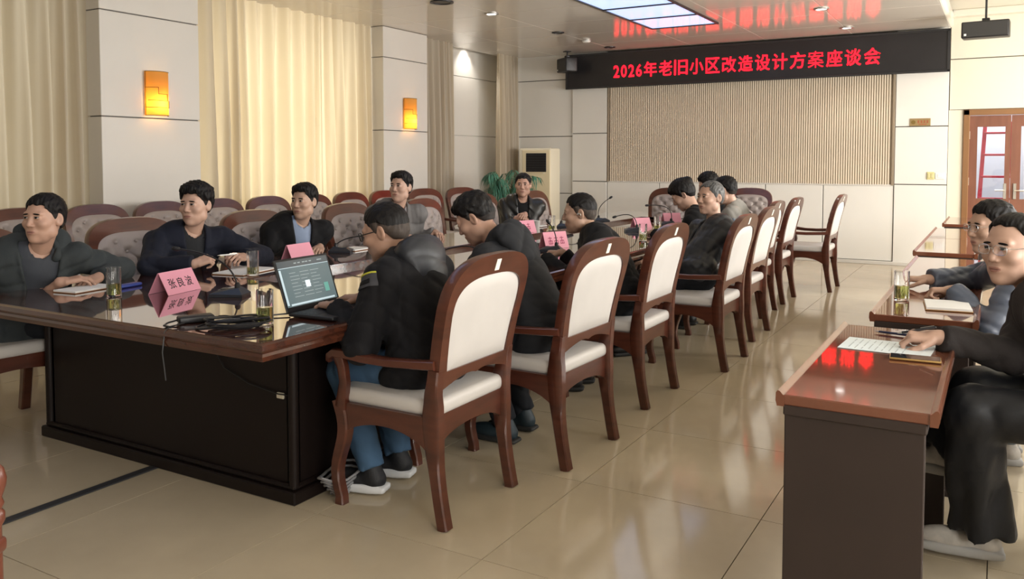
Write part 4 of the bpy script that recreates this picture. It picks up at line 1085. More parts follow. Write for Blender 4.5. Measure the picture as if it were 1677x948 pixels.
def person(label, yaw, P, N, Hd, hyaw, hpitch, wrists, knees, ankles, jacket, trousers, shoes=None, hroll=0, skin=(.50, .30, .21), hair=None, hair_mat=None,
           shirt=None, open_w=.0, hood=None, collar=None, shirt_collar=None, glasses=None, fem=False, wide=1.0, bulk=1.0, res=.009, hres=.0036, fold=.009, group=None, toes=None, shoulder=.185,
           brow=True, poles=None, wide_leg=False, extra=None, mouth=True, el_z=.80):
    root = empty('person', (P[0], P[1], 0)); tag(root, label, 'person', group)
    org = np.array([P[0], P[1], 0.0])
    P, N, Hd = [np.array(v, float) - org for v in (P, N, Hd)]
    ya = math.radians(yaw); F = np.array([math.cos(ya), math.sin(ya), 0]); Lf = np.array([-math.sin(ya), math.cos(ya), 0])
    U = nrm(N - P); Fp = nrm(F - U * (F @ U)); Rt = np.stack([Lf, Fp, U], 1)          # torso frame (columns)
    Sh = {1: N + Lf * shoulder - U * .055, -1: N - Lf * shoulder - U * .055}
    wr = {}; el = {}; poles = poles or {}
    for s, w in zip((1, -1), wrists):
        wr[s] = np.array(w[0], float) - org
        if s in poles: el[s] = ik(Sh[s], wr[s], .285, .255, poles[s])
        else:
            best = None; dv = nrm(wr[s] - Sh[s]); u1 = nrm(np.cross(dv, [.13, .29, 1.0])); u2 = np.cross(dv, u1)
            for ph in np.linspace(0, 2 * PI, 72, endpoint=False):      # natural elbow: low, near the body, never inside the table
                e = ik(Sh[s], wr[s], .285, .255, u1 * math.cos(ph) + u2 * math.sin(ph)); ew = e + org; r_ = e - Sh[s]
                over = (-4.34 < ew[0] < -2.25) or (-.58 < ew[0] < -.08)
                cost = e[2] + .45 * abs(r_ @ Lf * s - .07) + .9 * max(0, r_ @ F - .08) + (8 * max(0, el_z - e[2]) if over else 6 * max(0, .66 - e[2]))
                if best is None or cost < best[0]: best = (cost, e)
            el[s] = best[1]
    hp = {s: P + Lf * s * .09 - U * .02 for s in (1, -1)}
    kn = {s: np.array(k, float) - org for s, k in zip((1, -1), knees)}
    an = {s: np.array(k, float) - org for s, k in zip((1, -1), ankles)}
    b = bulk; sd = int(abs(P[2] * 1000 + N[0] * 777 + N[1] * 991 + yaw)) % 9973
    nb = N + Fp * .01
    neck_top = Hd + np.array([0, 0, -.07])
    mid = P + (N - P) * .36; che = P + (N - P) * .72
    def torso(q, o=0.0):
        d = sd_ell(q, P + U * .0, (.180 * b + o, .135 * b + o, .125 + o), Rt)
        d = smin(d, sd_ell(q, P - U * .045 + Fp * .035, (.192 * b + o, .165 * b + o, .085 + o), Rt), .05)
        d = smin(d, sd_ell(q, mid, (.170 * b + o, .130 * b + o, .17 + o), Rt), .07)
        d = smin(d, sd_ell(q, che, (.186 * b + o, .128 * b + o, .19 + o), Rt), .07)
        d = smin(d, sd_cone(q, Sh[1], Sh[-1], .070 + o, .070 + o), .05)
        d = smin(d, sd_cone(q, N + U * .015, N - U * .08, .066 + o, .10 + o), .05)
        return d
    cuff = {}
    def jack(q):
        d = torso(q)
        for s in (1, -1):
            fa = nrm(wr[s] - el[s]); cuff[s] = wr[s] - fa * .012
            a = sd_cone(q, Sh[s], el[s], .073 * b, .060 * b)
            g = sd_cone(q, el[s], wr[s] + fa * .02, .059 * b, .043)
            g = np.maximum(g, (q - A3(cuff[s])) @ A3(fa))
            d = smin(d, smin(a, g, .025), .035)
        d = d + folds(q, sd, 22, fold)
        d = smax(d, -sd_cone(q, N - U * .02 + Fp * .03, neck_top + U * .04, .062, .064), .012)
        if open_w > 0:
            x = (q - A3(N)) @ A3(Lf); z = (q - A3(N)) @ A3(U); y = (q - A3(N)) @ A3(Fp)
            wv = open_w * np.clip((z + .50) / .42, .12, 1.25)
            wedge = np.maximum(np.abs(x) - wv, .03 - y)
            d = smax(d, -wedge, .010)
        return d
    def bounds(pts, pad): pts = np.array(pts); return pts.min(0) - pad, pts.max(0) + pad
    lo, hi = bounds([P, N + U * .03, Sh[1], Sh[-1], el[1], el[-1], wr[1], wr[-1], P - np.array([0, 0, .03])], .21 * b)
    v, fc = polygonise(jack, lo, hi, res); np_mesh('jacket', v, fc, [jacket], root)
    if shirt is not None:
        def shi(q): return smax(torso(q, -.014), -sd_cone(q, N - U * .02 + Fp * .02, neck_top + U * .03, .053, .056), .008)
        lo2, hi2 = bounds([P, N, Sh[1], Sh[-1]], .20); v, fc = polygonise(shi, lo2, hi2, .014 if hres > .004 else .011); np_mesh('shirt', v, fc, [shirt], root)
    # trousers
    def trou(q):
        d = sd_ell(q, P - U * .03, (.172 * b, .13 * b, .105), Rt)
        for s in (1, -1):
            t = sd_cone(q, hp[s], kn[s], .088, .066 if not wide_leg else .085)
            fa = nrm(an[s] - kn[s]); g = sd_cone(q, kn[s], an[s], .066 if not wide_leg else .085, .054 if not wide_leg else .098)
            g = np.maximum(g, (q - A3(an[s] - fa * .005)) @ A3(fa))
            d = smin(d, smin(t, g, .03), .035)
        if wide_leg:
            for s in (1, -1):
                ax = nrm(an[s] - kn[s]); r_ = q - A3(kn[s]); t_ = r_ @ A3(ax); u_ = nrm(np.cross(ax, Lf)); w_ = np.cross(ax, u_)
                th_ = np.arctan2(r_ @ A3(u_), r_ @ A3(w_)); d = d + .011 * np.clip(t_ / .30, 0, 1) * np.clip(1 - d / .05, 0, 1) * np.sin(5 * th_ + 6 * t_)
        return d + folds(q, sd + 5, 20, fold * (.5 if wide_leg else 1.0))
    lo, hi = bounds([P, kn[1], kn[-1], an[1], an[-1]], .16); v, fc = polygonise(trou, lo, hi, max(res, .010)); np_mesh('trousers', v, fc, [trousers], root)
    # head frame
    hm = Matrix.Rotation(math.radians(hyaw - 90), 3, 'Z') @ Matrix.Rotation(math.radians(-hpitch), 3, 'X') @ Matrix.Rotation(math.radians(hroll), 3, 'Y')
    Rh = np.array(hm)                       # columns: right, forward, up
    hf = head_sdf(fem, wide); sk = skin_mat(skin)
    ni = (N - U * .04 - Hd) @ Rh
    def headneck(q):
        d = hf(q)
        return smin(d, sd_cone(q, (0, -.028, -.040), ni, .049, .056), .022)
    nlo = np.minimum(ni - .065, [-.1, -.115, -.13]); nhi = np.maximum(ni + .065, [.1, .125, .13])
    v, fc = polygonise(headneck, nlo, nhi, hres); parts_v = [v @ Rh.T + Hd]; parts_f = [fc]
    cen = v[fc].mean(1); lipmask = (np.abs(cen[:, 0]) < .023) & (cen[:, 2] < -.0530 - 8 * cen[:, 0] ** 2) & (cen[:, 2] > -.0715 + 12 * cen[:, 0] ** 2)
    mi = [lipmask.astype(int) if mouth else np.zeros(len(fc), int)]; cnt = len(v)
    # hands and forearms
    for s, w in zip((1, -1), wrists):
        if len(w) < 4: continue
        ex = nrm(w[1]); nz = np.array(w[2], float); nz = nrm(nz - ex * (nz @ ex)); ey = np.cross(nz, ex); Rhand = np.stack([ex, ey, nz], 1)
        # the thumb side of a right hand is -y for palm down with +x fingers, so mirror for the right hand
        hs = hand_sdf(w[3], left=(s == 1)); hs0 = hs
        ei = (el[s] - wr[s]) @ Rhand
        def hnd(q): return smin(hs0(q), sd_cone(q, (0, 0, 0), ei * .35, .025, .026), .012)
        lo = np.minimum([-.06, -.085, -.11], ei * .45 - .04); hi = np.maximum([.19, .085, .05], ei * .45 + .04)
        v, fc = polygonise(hnd, lo, hi, .0036 if hres < .004 else .0046)
        parts_v.append(v @ Rhand.T + wr[s]); parts_f.append(fc + cnt); cnt += len(v); mi.append(np.zeros(len(fc), int))
    # the rest of the body under the clothes
    def under(q):
        d = torso(q, -.03)
        for s in (1, -1):
            d = smin(d, smin(sd_cone(q, Sh[s], el[s], .045, .038), sd_cone(q, el[s], wr[s], .036, .026), .02), .03)
            d = smin(d, smin(sd_cone(q, hp[s], kn[s], .065, .045), sd_cone(q, kn[s], an[s], .045, .034), .02), .03)
        return d
    lo, hi = bounds([P, N, Sh[1], Sh[-1], el[1], el[-1], wr[1], wr[-1], kn[1], kn[-1], an[1], an[-1]], .16)
    v, fc = polygonise(under, lo, hi, .022); parts_v.append(v); parts_f.append(fc + cnt); mi.append(np.zeros(len(fc), int))
    np_mesh('body', np.concatenate(parts_v), np.concatenate(parts_f), [sk, lip_m], root, np.concatenate(mi))
    toW = lambda p: np.asarray(p) @ Rh.T + Hd
    # hair, brows, eyes
    if hair is not None:
        hs_ = hair_sdf(hair, wide); ext = np.array(hair.get('ext', (0, 0, 0)))
        v, fc = polygonise(hs_, np.array([-.115, -.135, -.115]) - ext, np.array([.115, .115, .165]) + ext * .3, hres); 
        cz_ = v[fc].mean(1); stub = cz_[:, 2] < np.interp(cz_[:, 1], [-.12, -.05, .0, .03, .06, .1], hair.get('stub', [-.02, -.012, .030, .030, -1, -1]))
        np_mesh('hair', toW(v), fc, [hair_mat or hair_m, stubble_l if hair.get('crew') else stubble_m], root, stub.astype(int))
    if brow:
        for s in (-1, 1):
            p, f_ = head_patch(hf, s * .031, .0290, .0175, .0042, .0014, -s * .12); mesh_obj('eyebrow', toW(p), f_, hair_m if hair_mat is None else hair_mat, root, True)
            p, f_ = head_patch(hf, s * .031, .0115, .0140, .0046, .0006, s * .05); mesh_obj('eye', toW(p), f_, eye_w_m, root, True)
            p, f_ = head_patch(hf, s * .031, .0118, .0072, .0050, .0013); mesh_obj('iris', toW(p), f_, eye_d_m, root, True)
            p, f_ = head_patch(hf, s * .031, .0160, .0152, .0019, .0013, -s * .04); mesh_obj('eyelid', toW(p), f_, eye_d_m, root, True)
        p, f_ = head_patch(hf, 0, -.0618, .0205, .0011, .0012); mesh_obj('mouth_line', toW(p), f_, mat('mouth_dark', (.09, .03, .025), .6), root, True)
    # collar bands round the neck
    def band(name, r0, r1, z0, z1, gap, material, th=.006, drop=.02, lean=0.0):
        n = 28; V = []; Fc = []
        na = nrm(neck_top - (N - U * .03)); na = nrm(na * .5 + U * .5); fx = nrm(F - na * (F @ na)); lx = np.cross(na, fx)
        for k in range(n + 1):
            a = gap + (2 * PI - 2 * gap) * k / n
            fr = max(0, math.cos(a)); dz = -drop * fr - lean * (1 if abs(a - PI) < 0 else 0)
            for r, z in ((r0, z0), (r1, z1), (r1 + th, z1), (r0 + th, z0)):
                V.append(N + fx * (math.cos(a) * r * 1.02 + .008) + lx * math.sin(a) * r + na * (z + dz))
        for k in range(n):
            for i in range(4): Fc.append((k * 4 + i, k * 4 + (i + 1) % 4, (k + 1) * 4 + (i + 1) % 4, (k + 1) * 4 + i))
        Fc += [(0, 1, 2, 3), tuple(n * 4 + i for i in (3, 2, 1, 0))]
        m = MB(); m.add(V, Fc); return m.build(name, material, root, True)
    if collar: band('collar', .082, .070, -.035, collar.get('h', .035), collar.get('gap', .5), collar.get('mat', jacket), .012)
    if shirt_collar: band('shirt_collar', .066, .060, -.03, .022, .28, shirt_collar, .005)
    if hood:
        hc = hood.get('c', .085); hr_ = hood.get('r', 1.0)
        def hd_(q):
            base = N - Fp * hc + U * hood.get('up', .03)
            d = sd_ell(q, base, (.130 * hr_, .046 * hr_, .075 * hr_), Rt)
            d = smin(d, sd_ell(q, base - U * .085 - Fp * .012, (.105 * hr_, .040 * hr_, .085 * hr_), Rt), .04)
            for s in (1, -1):
                d = smin(d, sd_cone(q, N - Fp * .06 + Lf * s * .085 + U * .035, N + Fp * .055 + Lf * s * .082 - U * .012, .040 * hr_, .028), .03)
            d = d + folds(q, sd + 9, 17, .008)
            return smax(d, -sd_cone(q, N - U * .06 + Fp * .03, neck_top + U * .05 - Fp * .005, .066, .078), .012)
        lo, hi = bounds([N - Fp * .12, N + Fp * .1, N + Lf * .14, N - Lf * .14], .13); v, fc = polygonise(hd_, lo, hi, max(.0055, res * .75)); np_mesh('hood', v, fc, [hood.get('mat', jacket)], root)
    if glasses:
        m = MB(); gz = .008; pts_l = []
        for s in (-1, 1):
            rx, rz = .024, .0175; cy = .106
            ring = [(s * .031 + rx * math.copysign(abs(math.cos(a)) ** .7, math.cos(a)), cy - .35 * abs(s * .031 + rx * math.cos(a)) ** 1.3 * .9, gz + rz * math.copysign(abs(math.sin(a)) ** .7, math.sin(a))) for a in np.linspace(0, 2 * PI, 25)]
            m.tube([toW(p) for p in ring], glasses.get('t', .0018), 6)
            m.tube([toW(p) for p in ((s * .055, cy - .008, gz + .006), (s * .074, .07, gz + .006), (s * .080, -.005, gz + .006), (s * .076, -.035, gz - .012))], glasses.get('t', .0018), 6)
            pts_l.append([toW((s * .031, cy - .012, gz))] + [toW((p[0], p[1] - .001, p[2])) for p in ring[:-1]])
        m.tube([toW(p) for p in ((-.008, .104, gz + .004), (0, .107, gz + .006), (.008, .104, gz + .004))], .0015, 6)
        g = m.build('glasses', glasses['mat'], root, True)
        for pl_ in pts_l: mesh_obj('lens', pl_, [(0, 1 + i, 1 + (i + 1) % 24) for i in range(24)], pane_m, g)
    # shoes
    if shoes:
        for s, i in ((1, 0), (-1, 1)):
            tv = (np.array(toes[i], float) - org) if toes else an[s] + F * .2
            d = tv - an[s]; d[2] = 0; d = nrm(d); lt_ = np.array([-d[1], d[0], 0]); heel = an[s] - d * .065; Rf = np.stack([d, lt_, np.array([0, 0, 1.0])], 1)
            g0 = an[s] * [1, 1, 0] + np.array([0, 0, max(0, an[s][2] - .10)])
            sole_c = g0 + d * .065; rr = Rf
            def shoe(q):
                u = sd_ell(q, g0 + d * .095 + np.array([0, 0, .045]), (.115, .043, .040), rr)
                u = smin(u, sd_cone(q, g0 - d * .02 + np.array([0, 0, .05]), g0 + np.array([0, 0, .095]), .044, .040), .03)
                return smax(u, (.022 - (q - A3(g0))[:, 2]), .004)
            lo, hi = bounds([g0 - d * .1, g0 + d * .24, g0 + np.array([0, 0, .12])], .06); v, fc = polygonise(shoe, lo, hi, .007); so = np_mesh('shoe', v, fc, [shoes['mat']], root)
            def sole(q):
                u = sd_rbox(q, sole_c + np.array([0, 0, .016]), (.145, .047, .016 + shoes.get('sole', 0)), .014, rr)
                x = (q - A3(sole_c)) @ A3(d); return u + .010 * np.clip((np.abs(x) - .05) / .1, 0, 1) ** 2
            v, fc = polygonise(sole, lo - .02, hi + .02, .007); np_mesh('sole', v, fc, [shoes['sole_mat']], so)
    if extra: extra(root, dict(org=org, N=N, P=P, Fp=Fp, Lf=Lf, U=U, Sh=Sh, el=el, wr=wr, jack=jack, toW=toW, Rh=Rh, Hd=Hd, cuff=cuff))
    return root
def cloth_patch(root, name, ctr, ux, uy, wx, wy, sdf, material, off=.004, n=8, th=.003):
    """thin patch laid onto a garment: a grid pushed onto the surface along its normal"""
    ux = nrm(ux); uy = nrm(np.array(uy, float) - ux * (np.array(uy, float) @ ux)); nn = np.cross(ux, uy); V = []
    g = np.array([(a, c) for c in np.linspace(-1, 1, n) for a in np.linspace(-1, 1, n)])
    pts = (np.array(ctr) + g[:, :1] * ux * wx + g[:, 1:] * uy * wy + nn * .05).astype(f32)
    for _ in range(40): pts -= (np.clip(sdf(pts), -.004, .02)[:, None] * .7 * nn).astype(f32)
    a = pts + nn * off; b = pts + nn * (off - th); V = np.concatenate([a, b]); F = []
    for j in range(n - 1):
        for i in range(n - 1):
            k = j * n + i; F.append((k, k + 1, k + n + 1, k + n)); k += n * n; F.append((k, k + n, k + n + 1, k + 1))
    m = MB(); m.add(V, F); return m.build(name, material, root, True)

# ------------------------------------------------------------------ the people in the room
navy = cloth('navy', (.012, .014, .024)); black_c = cloth('black', (.009, .009, .010)); dk = cloth('charcoal', (.022, .023, .026)); jean = cloth('jeans', (.055, .11, .19))
grn = cloth('grey_green', (.038, .044, .046)); greyknit = cloth('grey_knit', (.05, .055, .065)); gcard = cloth('grey_cardigan', (.17, .165, .165)); wsh = cloth('white_shirt', (.62, .62, .66), .7)
bsh = cloth('blue_shirt', (.24, .30, .42), .7); lth = mat('leather_black', (.014, .014, .014), .32, spec=.6, bump=.1, bump_scale=60); pad_ = mat('padded_dark', (.020, .022, .027), .45, spec=.5, bump=.08, bump_scale=40)
gblue = mat('shell_grey_blue', (.085, .10, .135), .38, spec=.5, var=.08, var_scale=8, bump=.08, bump_scale=50); jgrey = cloth('jacket_grey', (.30, .29, .27)); dtr = cloth('dark_trousers', (.014, .016, .020))
denim_b = mat('black_denim', (.010, .011, .014), .5, spec=.4, var=.12, var_scale=8, bump=.1, bump_scale=120); sweater = cloth('dark_sweater', (.030, .026, .026), bump=.3)
hoodgrey = mat('hood_slate', (.022, .024, .030), .45, spec=.45, var=.1, var_scale=9, bump=.1, bump_scale=50)
shoe_b = dict(mat=mat('shoe_black', (.012, .012, .013), .45), sole_mat=mat('sole_dark', (.03, .03, .03), .6))
shoe_w = dict(mat=mat('sneaker_black', (.014, .015, .018), .6, bump=.3, bump_scale=150), sole_mat=mat('sole_white', (.72, .74, .76), .5), sole=.004)
shoe_g = dict(mat=mat('sneaker_grey', (.45, .42, .38), .6, var=.2, var_scale=20, bump=.2, bump_scale=100), sole_mat=mat('sole_grey', (.36, .35, .33), .6), sole=.004)
short = dict(th=.008, top=.008, front=.080); fluffy = dict(th=.014, top=.020, front=.080, quiff=True, rough=1.8); neat = dict(th=.010, top=.014, front=.082, quiff=True)
crew = dict(crew=True, th=.006, top=.004, front=.080, rough=.5, stub=[.012, .022, .052, .050, -1, -1])
spec_b = dict(mat=mat('glasses_black', (.01, .01, .01), .3), t=.0022); spec_s = dict(mat=mat('glasses_silver', (.6, .6, .62), .25, metal=1), t=.0013)
dn = (0, 0, 1)
def seat_legs(P, yaw, kz=.50, fwd=.38, back=.04, w=.10, drop=.10):
    a = math.radians(yaw); F = np.array([math.cos(a), math.sin(a), 0]); L = np.array([-math.sin(a), math.cos(a), 0]); P = np.array(P)
    kn = [tuple(P * [1, 1, 0] + F * fwd + L * s * w + [0, 0, kz]) for s in (1, -1)]
    an = [tuple(P * [1, 1, 0] + F * (fwd - back) + L * s * w + [0, 0, drop]) for s in (1, -1)]
    return kn, an
# 1 man in grey hooded jacket, far left
k, a = [(-4.26, 2.84, .53), (-4.26, 2.62, .53)], [(-4.32, 2.90, .10), (-4.34, 2.74, .10)]
person('man in grey hooded jacket at the left edge, hands clasped on the table', -26, (-4.50, 2.50, .58), (-4.315, 2.530, .952), (-4.21, 2.50, 1.12), -72, -2,
       [((-4.13, 2.74, .80), (.35, -.85, -.12), (.25, .1, 1), 'curl'), ((-4.13, 2.53, .80), (.42, .90, .12), (.1, 0, 1), 'rest')], k, a, grn, dtr, shoe_w, shirt=greyknit, open_w=.075,
       hair=short, hood=dict(c=.07, up=.045, r=1.02, mat=grn), skin=(.47, .28, .20), res=.008, hres=.0032, wide=1.02, fold=.010)
# 2 young man in navy jacket
k, a = seat_legs((-4.48, 3.46, .58), -5, fwd=.22)
def p2x(root, d):
    pn = d['wr'][-1]
person('young man in navy jacket with thick black hair, holding a pen', -26, (-4.49, 3.49, .58), (-4.325, 3.500, .972), (-4.25, 3.47, 1.145), -72, 0,
       [((-3.99, 3.60, .83), (.35, -.75, .1), (.5, .1, .9), 'pen'), ((-4.03, 3.27, .82), (.35, .75, .25), (.4, -.2, .9), 'pen')], k, a, navy, dtr, shoe_b, shirt=dk, open_w=.05,
       hair=fluffy, collar=dict(h=.03, gap=.7), skin=(.50, .31, .23), res=.008, hres=.0032, fold=.010)
pen((-3.965, 3.385, .862), (-3.955, 3.53, .858), 'white pen held between the hands of the young man in navy', white_m)
# 3 man in black jacket with blue shirt
k, a = seat_legs((-4.55, 4.45, .58), 0, fwd=.26)
person('man in black jacket over a pale blue shirt, hands folded on the table', -34, (-4.55, 4.47, .58), (-4.42, 4.53, .952), (-4.35, 4.50, 1.12), -80, 0,
       [((-4.20, 4.50, .80), (.55, -.75, -.15), (.3, .1, 1), 'rest'), ((-4.23, 4.30, .80), (.7, .6, -.05), (.2, 0, 1), 'curl')], k, a, black_c, dtr, shoe_b, shirt=bsh, open_w=.055,
       hair=neat, shirt_collar=bsh, collar=dict(h=.02, gap=.8), skin=(.46, .29, .21), hres=.0034, wide=.98)
# 4 man in grey cardigan and white shirt
k, a = seat_legs((-4.56, 5.6, .58), 0, fwd=.27)
person('man in grey cardigan and white shirt, sitting upright beyond the laptop user', -44, (-4.56, 5.62, .58), (-4.375, 5.64, 1.02), (-4.32, 5.60, 1.195), -84, -4,
       [((-4.14, 5.84, .81), (.8, -.5, -.1), (.1, .1, 1), 'rest'), ((-4.22, 5.45, .81), (.8, .5, -.1), (.1, 0, 1), 'rest')], k, a, gcard, dtr, shoe_b, shirt=wsh, open_w=.05,
       hair=neat, shirt_collar=wsh, skin=(.52, .33, .25), hres=.0036)
# 5 man with the laptop
def p5x(root, d):
    N, Lf, U, Fp = d['N'], d['Lf'], d['U'], d['Fp']
    c = d['Sh'][1] + U * .03 + Lf * .04 + Fp * .01
    gp = mat('patch_grey', (.055, .056, .065), .6); yl = mat('piping_yellow', (.55, .55, .05), .6)
    up_ = nrm(Lf * -.35 + U * .8); sx = nrm(-Fp)
    cc_ = d['Sh'][1] + Lf * .05 - U * .005 + Fp * .035
    o = cloth_patch(root, 'shoulder_patch', cc_, sx, up_, .060, .026, d['jack'], gp, .006)
    cloth_patch(root, 'pocket_flap', cc_ + U * -.006, sx, up_, .030, .009, d['jack'], black_c, .009)
    cloth_patch(root, 'piping', cc_ + up_ * .026, sx, up_, .060, .003, d['jack'], yl, .009)
    wv = d['wr'][1]; e = d['el'][1]; fa = nrm(wv - e)
    cloth_patch(root, 'cuff_mark', wv - fa * .055 + Lf * .02, fa, nrm(np.cross(Lf, fa)) * -1, .012, .006, d['jack'], yl, .006)
person('man in black hooded jacket and glasses typing on the laptop, seen from behind', 182, (-2.075, 2.87, .585), (-2.185, 2.885, .985), (-2.325, 2.90, 1.105), 199, 16,
       [((-2.43, 2.70, .800), (-.93, .25, -.05), (0, .1, 1), 'type'), ((-2.45, 2.90, .805), (-.95, -.05, -.05), (0, 0, 1), 'type')],
       [(-2.44, 2.76, .51), (-2.44, 2.99, .50)], [(-2.29, 2.755, .11), (-2.30, 2.955, .11)], cloth('black_soft', (.010, .010, .012)), jean, shoe_w, toes=[(-2.52, 2.70, 0), (-2.52, 2.90, 0)],
       hair=crew, hood=dict(c=.085, up=.02, r=1.08, mat=hoodgrey), glasses=spec_b, skin=(.44, .26, .185), res=.0075, hres=.0030, wide=1.06, bulk=1.10, fold=.009, extra=p5x, collar=dict(h=.04, gap=.6, mat=hoodgrey), poles={1: (.25, -.40, -1.0), -1: (.2, .3, -1)})
# 6 man with head bowed
k, a = [(-2.30, 3.58, .50), (-2.30, 3.80, .50)], [(-2.12, 3.60, .10), (-2.14, 3.82, .10)]
person('man in plain dark hooded jacket with his head bowed, second seat on the aisle side', 180, (-1.95, 3.69, .585), (-2.20, 3.68, .975), (-2.355, 3.68, 1.115), 199, 32,
       [((-2.55, 3.56, .80), (-.9, .3, -.1), (0, .2, 1), 'curl'), ((-2.55, 3.80, .80), (-.9, -.2, -.1), (0, 0, 1), 'curl')], k, a, dk, dtr, dict(mat=mat('shoe_teal', (.02, .035, .045), .5), sole_mat=shoe_b['sole_mat']),
       hair=dict(th=.012, top=.014, front=.075, rough=1.2), hood=dict(c=.10, up=.02, r=1.05, mat=dk), skin=(.50, .30, .22), res=.0085, hres=.0032, bulk=1.06, poles={1: (.6, -.35, -1), -1: (.6, .35, -1)})
# 7 man with the earpiece
def p7x(root, d):
    m = MB(); w = d['toW']
    m.tube([w((-.094, .010, -.002)), w((-.096, .002, .004)), w((-.097, -.008, .002)), w((-.096, -.010, -.010))], [.006, .007, .006, .003], 8)
    m.build('earpiece', steel_m, root, True)
k, a = seat_legs((-1.92, 4.76, .58), 185)
person('man with shaved sides wearing an earpiece and a black jacket, turned in profile', 200, (-1.98, 4.78, .585), (-2.19, 4.82, .935), (-2.30, 4.82, 1.085), 205, 6,
       [((-2.50, 4.72, .80), (-.6, .75, .0), (0, .1, 1), 'pen'), ((-2.48, 4.95, .81), (-.9, -.1, 0), (0, 0, 1), 'curl')], k, a, black_c, dtr, shoe_b,
       hair=crew, collar=dict(h=.02, gap=.6), skin=(.44, .27, .19), hres=.0034, wide=1.08, bulk=1.08, extra=p7x, poles={1: (.7, -.3, -1), -1: (.7, .3, -1)})
# 8 man in leather jacket far end
k, a = seat_legs((-4.62, 7.92, .58), 0, fwd=.3)
person('man in black leather jacket at the far end, hands together, facing the camera', -58, (-4.58, 7.92, .585), (-4.43, 7.88, .98), (-4.40, 7.83, 1.155), -66, 0,
       [((-4.28, 7.66, .86), (.25, -.75, -.1), (.5, -.1, 1), 'curl'), ((-4.33, 7.56, .82), (.7, .3, .05), (.4, 0, 1), 'curl')], k, a, lth, dtr, shoe_b, shirt=black_c, open_w=.05,
       hair=short, collar=dict(h=.03, gap=.7), skin=(.46, .27, .20), hres=.004, res=.011)
# 9 grey-haired man
k, a = seat_legs((-1.95, 5.90, .58), 190)
person('grey-haired man in a dark padded jacket looking towards the front', 232, (-1.90, 5.98, .585), (-1.835, 6.245, .925), (-1.87, 6.20, 1.14), -121, 0,
       [((-2.22, 5.80, .68), (-.8, .3, -.2), (0, 0, 1), 'rest'), ((-2.22, 6.05, .68), (-.8, -.2, -.2), (0, 0, 1), 'rest')], k, a, pad_, dtr, shoe_b, shirt=greyknit, open_w=.045,
       hair=dict(th=.006, top=.004, front=.092, rough=.6, stub=[-1, -1, -1, -1, -1, -1]), hair_mat=hair_grey_m, hood=dict(c=.07, up=.035, r=.85, mat=mat('hood_lining', (.13, .16, .20), .6)), skin=(.50, .31, .23), hres=.0034, wide=1.04, bulk=1.05, el_z=.3)
# 10 woman looking down
k, a = seat_legs((-1.95, 6.92, .58), 180)
person('woman with pinned-up black hair looking down, in dark clothes', 182, (-1.98, 6.93, .585), (-2.24, 7.00, .955), (-2.36, 7.03, 1.12), 196, 36,
       [((-2.58, 6.90, .80), (-.8, .3, -.1), (0, 0, 1), 'pen'), ((-2.58, 7.12, .80), (-.8, -.3, -.1), (0, 0, 1), 'rest')], k, a, black_c, dtr, shoe_b,
       hair=dict(th=.018, top=.012, front=.070, stub=[-1, -1, -1, -1, -1, -1], low=-.012, bun=(0, -.105, .075), bun_r=(.045, .04, .045), ext=(.0, .05, .02), rough=.6), skin=(.52, .33, .25), hres=.0042, res=.012, shoulder=.165, bulk=.92, fem=True, poles={1: (.7, -.3, -1), -1: (.7, .3, -1)})
# 11 man in grey jacket beyond
k, a = seat_legs((-2.05, 7.86, .58), 180)
person('man in light grey jacket seen from behind, just beyond the grey-haired man', 185, (-2.10, 7.87, .585), (-2.12, 7.80, .98), (-2.20, 7.755, 1.14), 182, 12,
       [((-2.48, 7.75, .80), (-.8, .3, -.1), (0, 0, 1), 'rest'), ((-2.48, 7.98, .80), (-.8, -.3, -.1), (0, 0, 1), 'rest')], k, a, jgrey, dtr, shoe_b,
       hair=dict(th=.010, top=.008, front=.075), collar=dict(h=.03, gap=.5), skin=(.50, .31, .23), hres=.0042, res=.012, poles={1: (.7, -.3, -1), -1: (.7, .3, -1)})
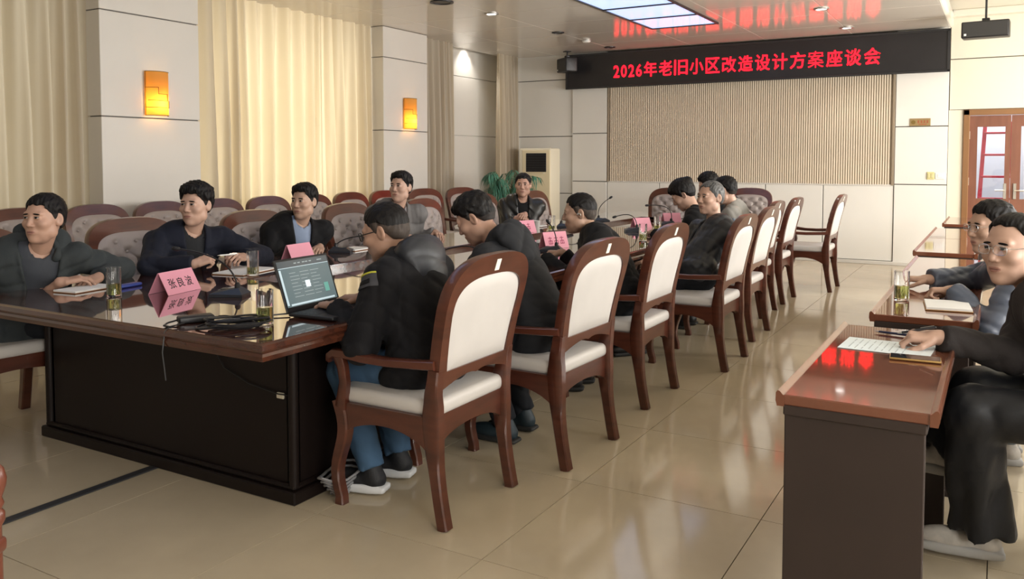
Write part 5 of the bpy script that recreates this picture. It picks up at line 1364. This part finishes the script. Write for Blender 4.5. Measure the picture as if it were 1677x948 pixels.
# 12 hidden man
k, a = seat_legs((-2.10, 8.72, .58), 180)
person('man mostly hidden at the far end, only his black hair showing behind the woman', 182, (-2.16, 8.72, .585), (-2.45, 8.55, .99), (-2.585, 8.50, 1.165), 190, 20,
       [((-2.75, 8.50, .80), (-.8, .3, -.1), (0, 0, 1), 'rest'), ((-2.75, 8.75, .80), (-.8, -.3, -.1), (0, 0, 1), 'rest')], k, a, dk, dtr, shoe_b,
       hair=dict(th=.012, top=.012, front=.075), skin=(.50, .31, .23), hres=.0046, res=.014)
# 13 man behind second side desk
k, a = seat_legs((.36, 4.62, .58), 180, fwd=.34)
person('man with glasses in a grey-blue jacket behind the second side desk, one hand writing', 188, (.36, 4.62, .585), (.055, 4.61, .935), (-.025, 4.60, 1.10), -146, 4,
       [((-.17, 4.46, .805), (-.95, .05, -.08), (0, .3, 1), 'pen'), ((-.30, 4.86, .80), (-.9, -.2, 0), (0, 0, 1), 'curl')], k, a, gblue, cloth('pale_trousers', (.16, .20, .25)), shoe_g,
       shirt=black_c, open_w=.04, hair=short, glasses=spec_s, collar=dict(h=.04, gap=.6, mat=black_c), skin=(.46, .29, .21), hres=.0034, fold=.013)
# 14 woman behind first side desk
person('woman with thin-rimmed glasses in a black top writing at the nearest side desk', 184, (.37, 3.36, .585), (.13, 3.455, .945), (.05, 3.45, 1.105), -128, 2,
       [((.20, 3.20, .66), (-.7, .5, -.2), (0, 0, 1), 'rest'), ((-.165, 3.275, .800), (-.95, -.12, .0), (0, -.25, 1), 'pen')],
       [(-.06, 3.255, .560), (-.04, 3.45, .585)], [(-.020, 3.365, .12), (-.15, 3.47, .36)], sweater, denim_b, shoe_g, toes=[(-.25, 3.34, 0), (-.40, 3.50, .3)],
       hair=dict(th=.006, top=.004, front=.094, fade=.02, temple=.030, stub=[-1, -1, -1, -1, -1, -1], low=.002, bun=(0, -.112, .02), bun_r=(.04, .035, .045), ext=(0, .05, .02), rough=.2), glasses=spec_s, skin=(.52, .33, .25), res=.0075, hres=.0030, shoulder=.165, bulk=.94, wide_leg=True, fem=True, fold=.011,
       collar=dict(h=.0, gap=.1), poles={-1: (1, .15, -.75), 1: (1, -.2, -.5)})
pen((-.30, 3.285, .80), (-.175, 3.262, .838), 'black and silver pen in the hand of the woman at the nearest desk', darkgrey_m)
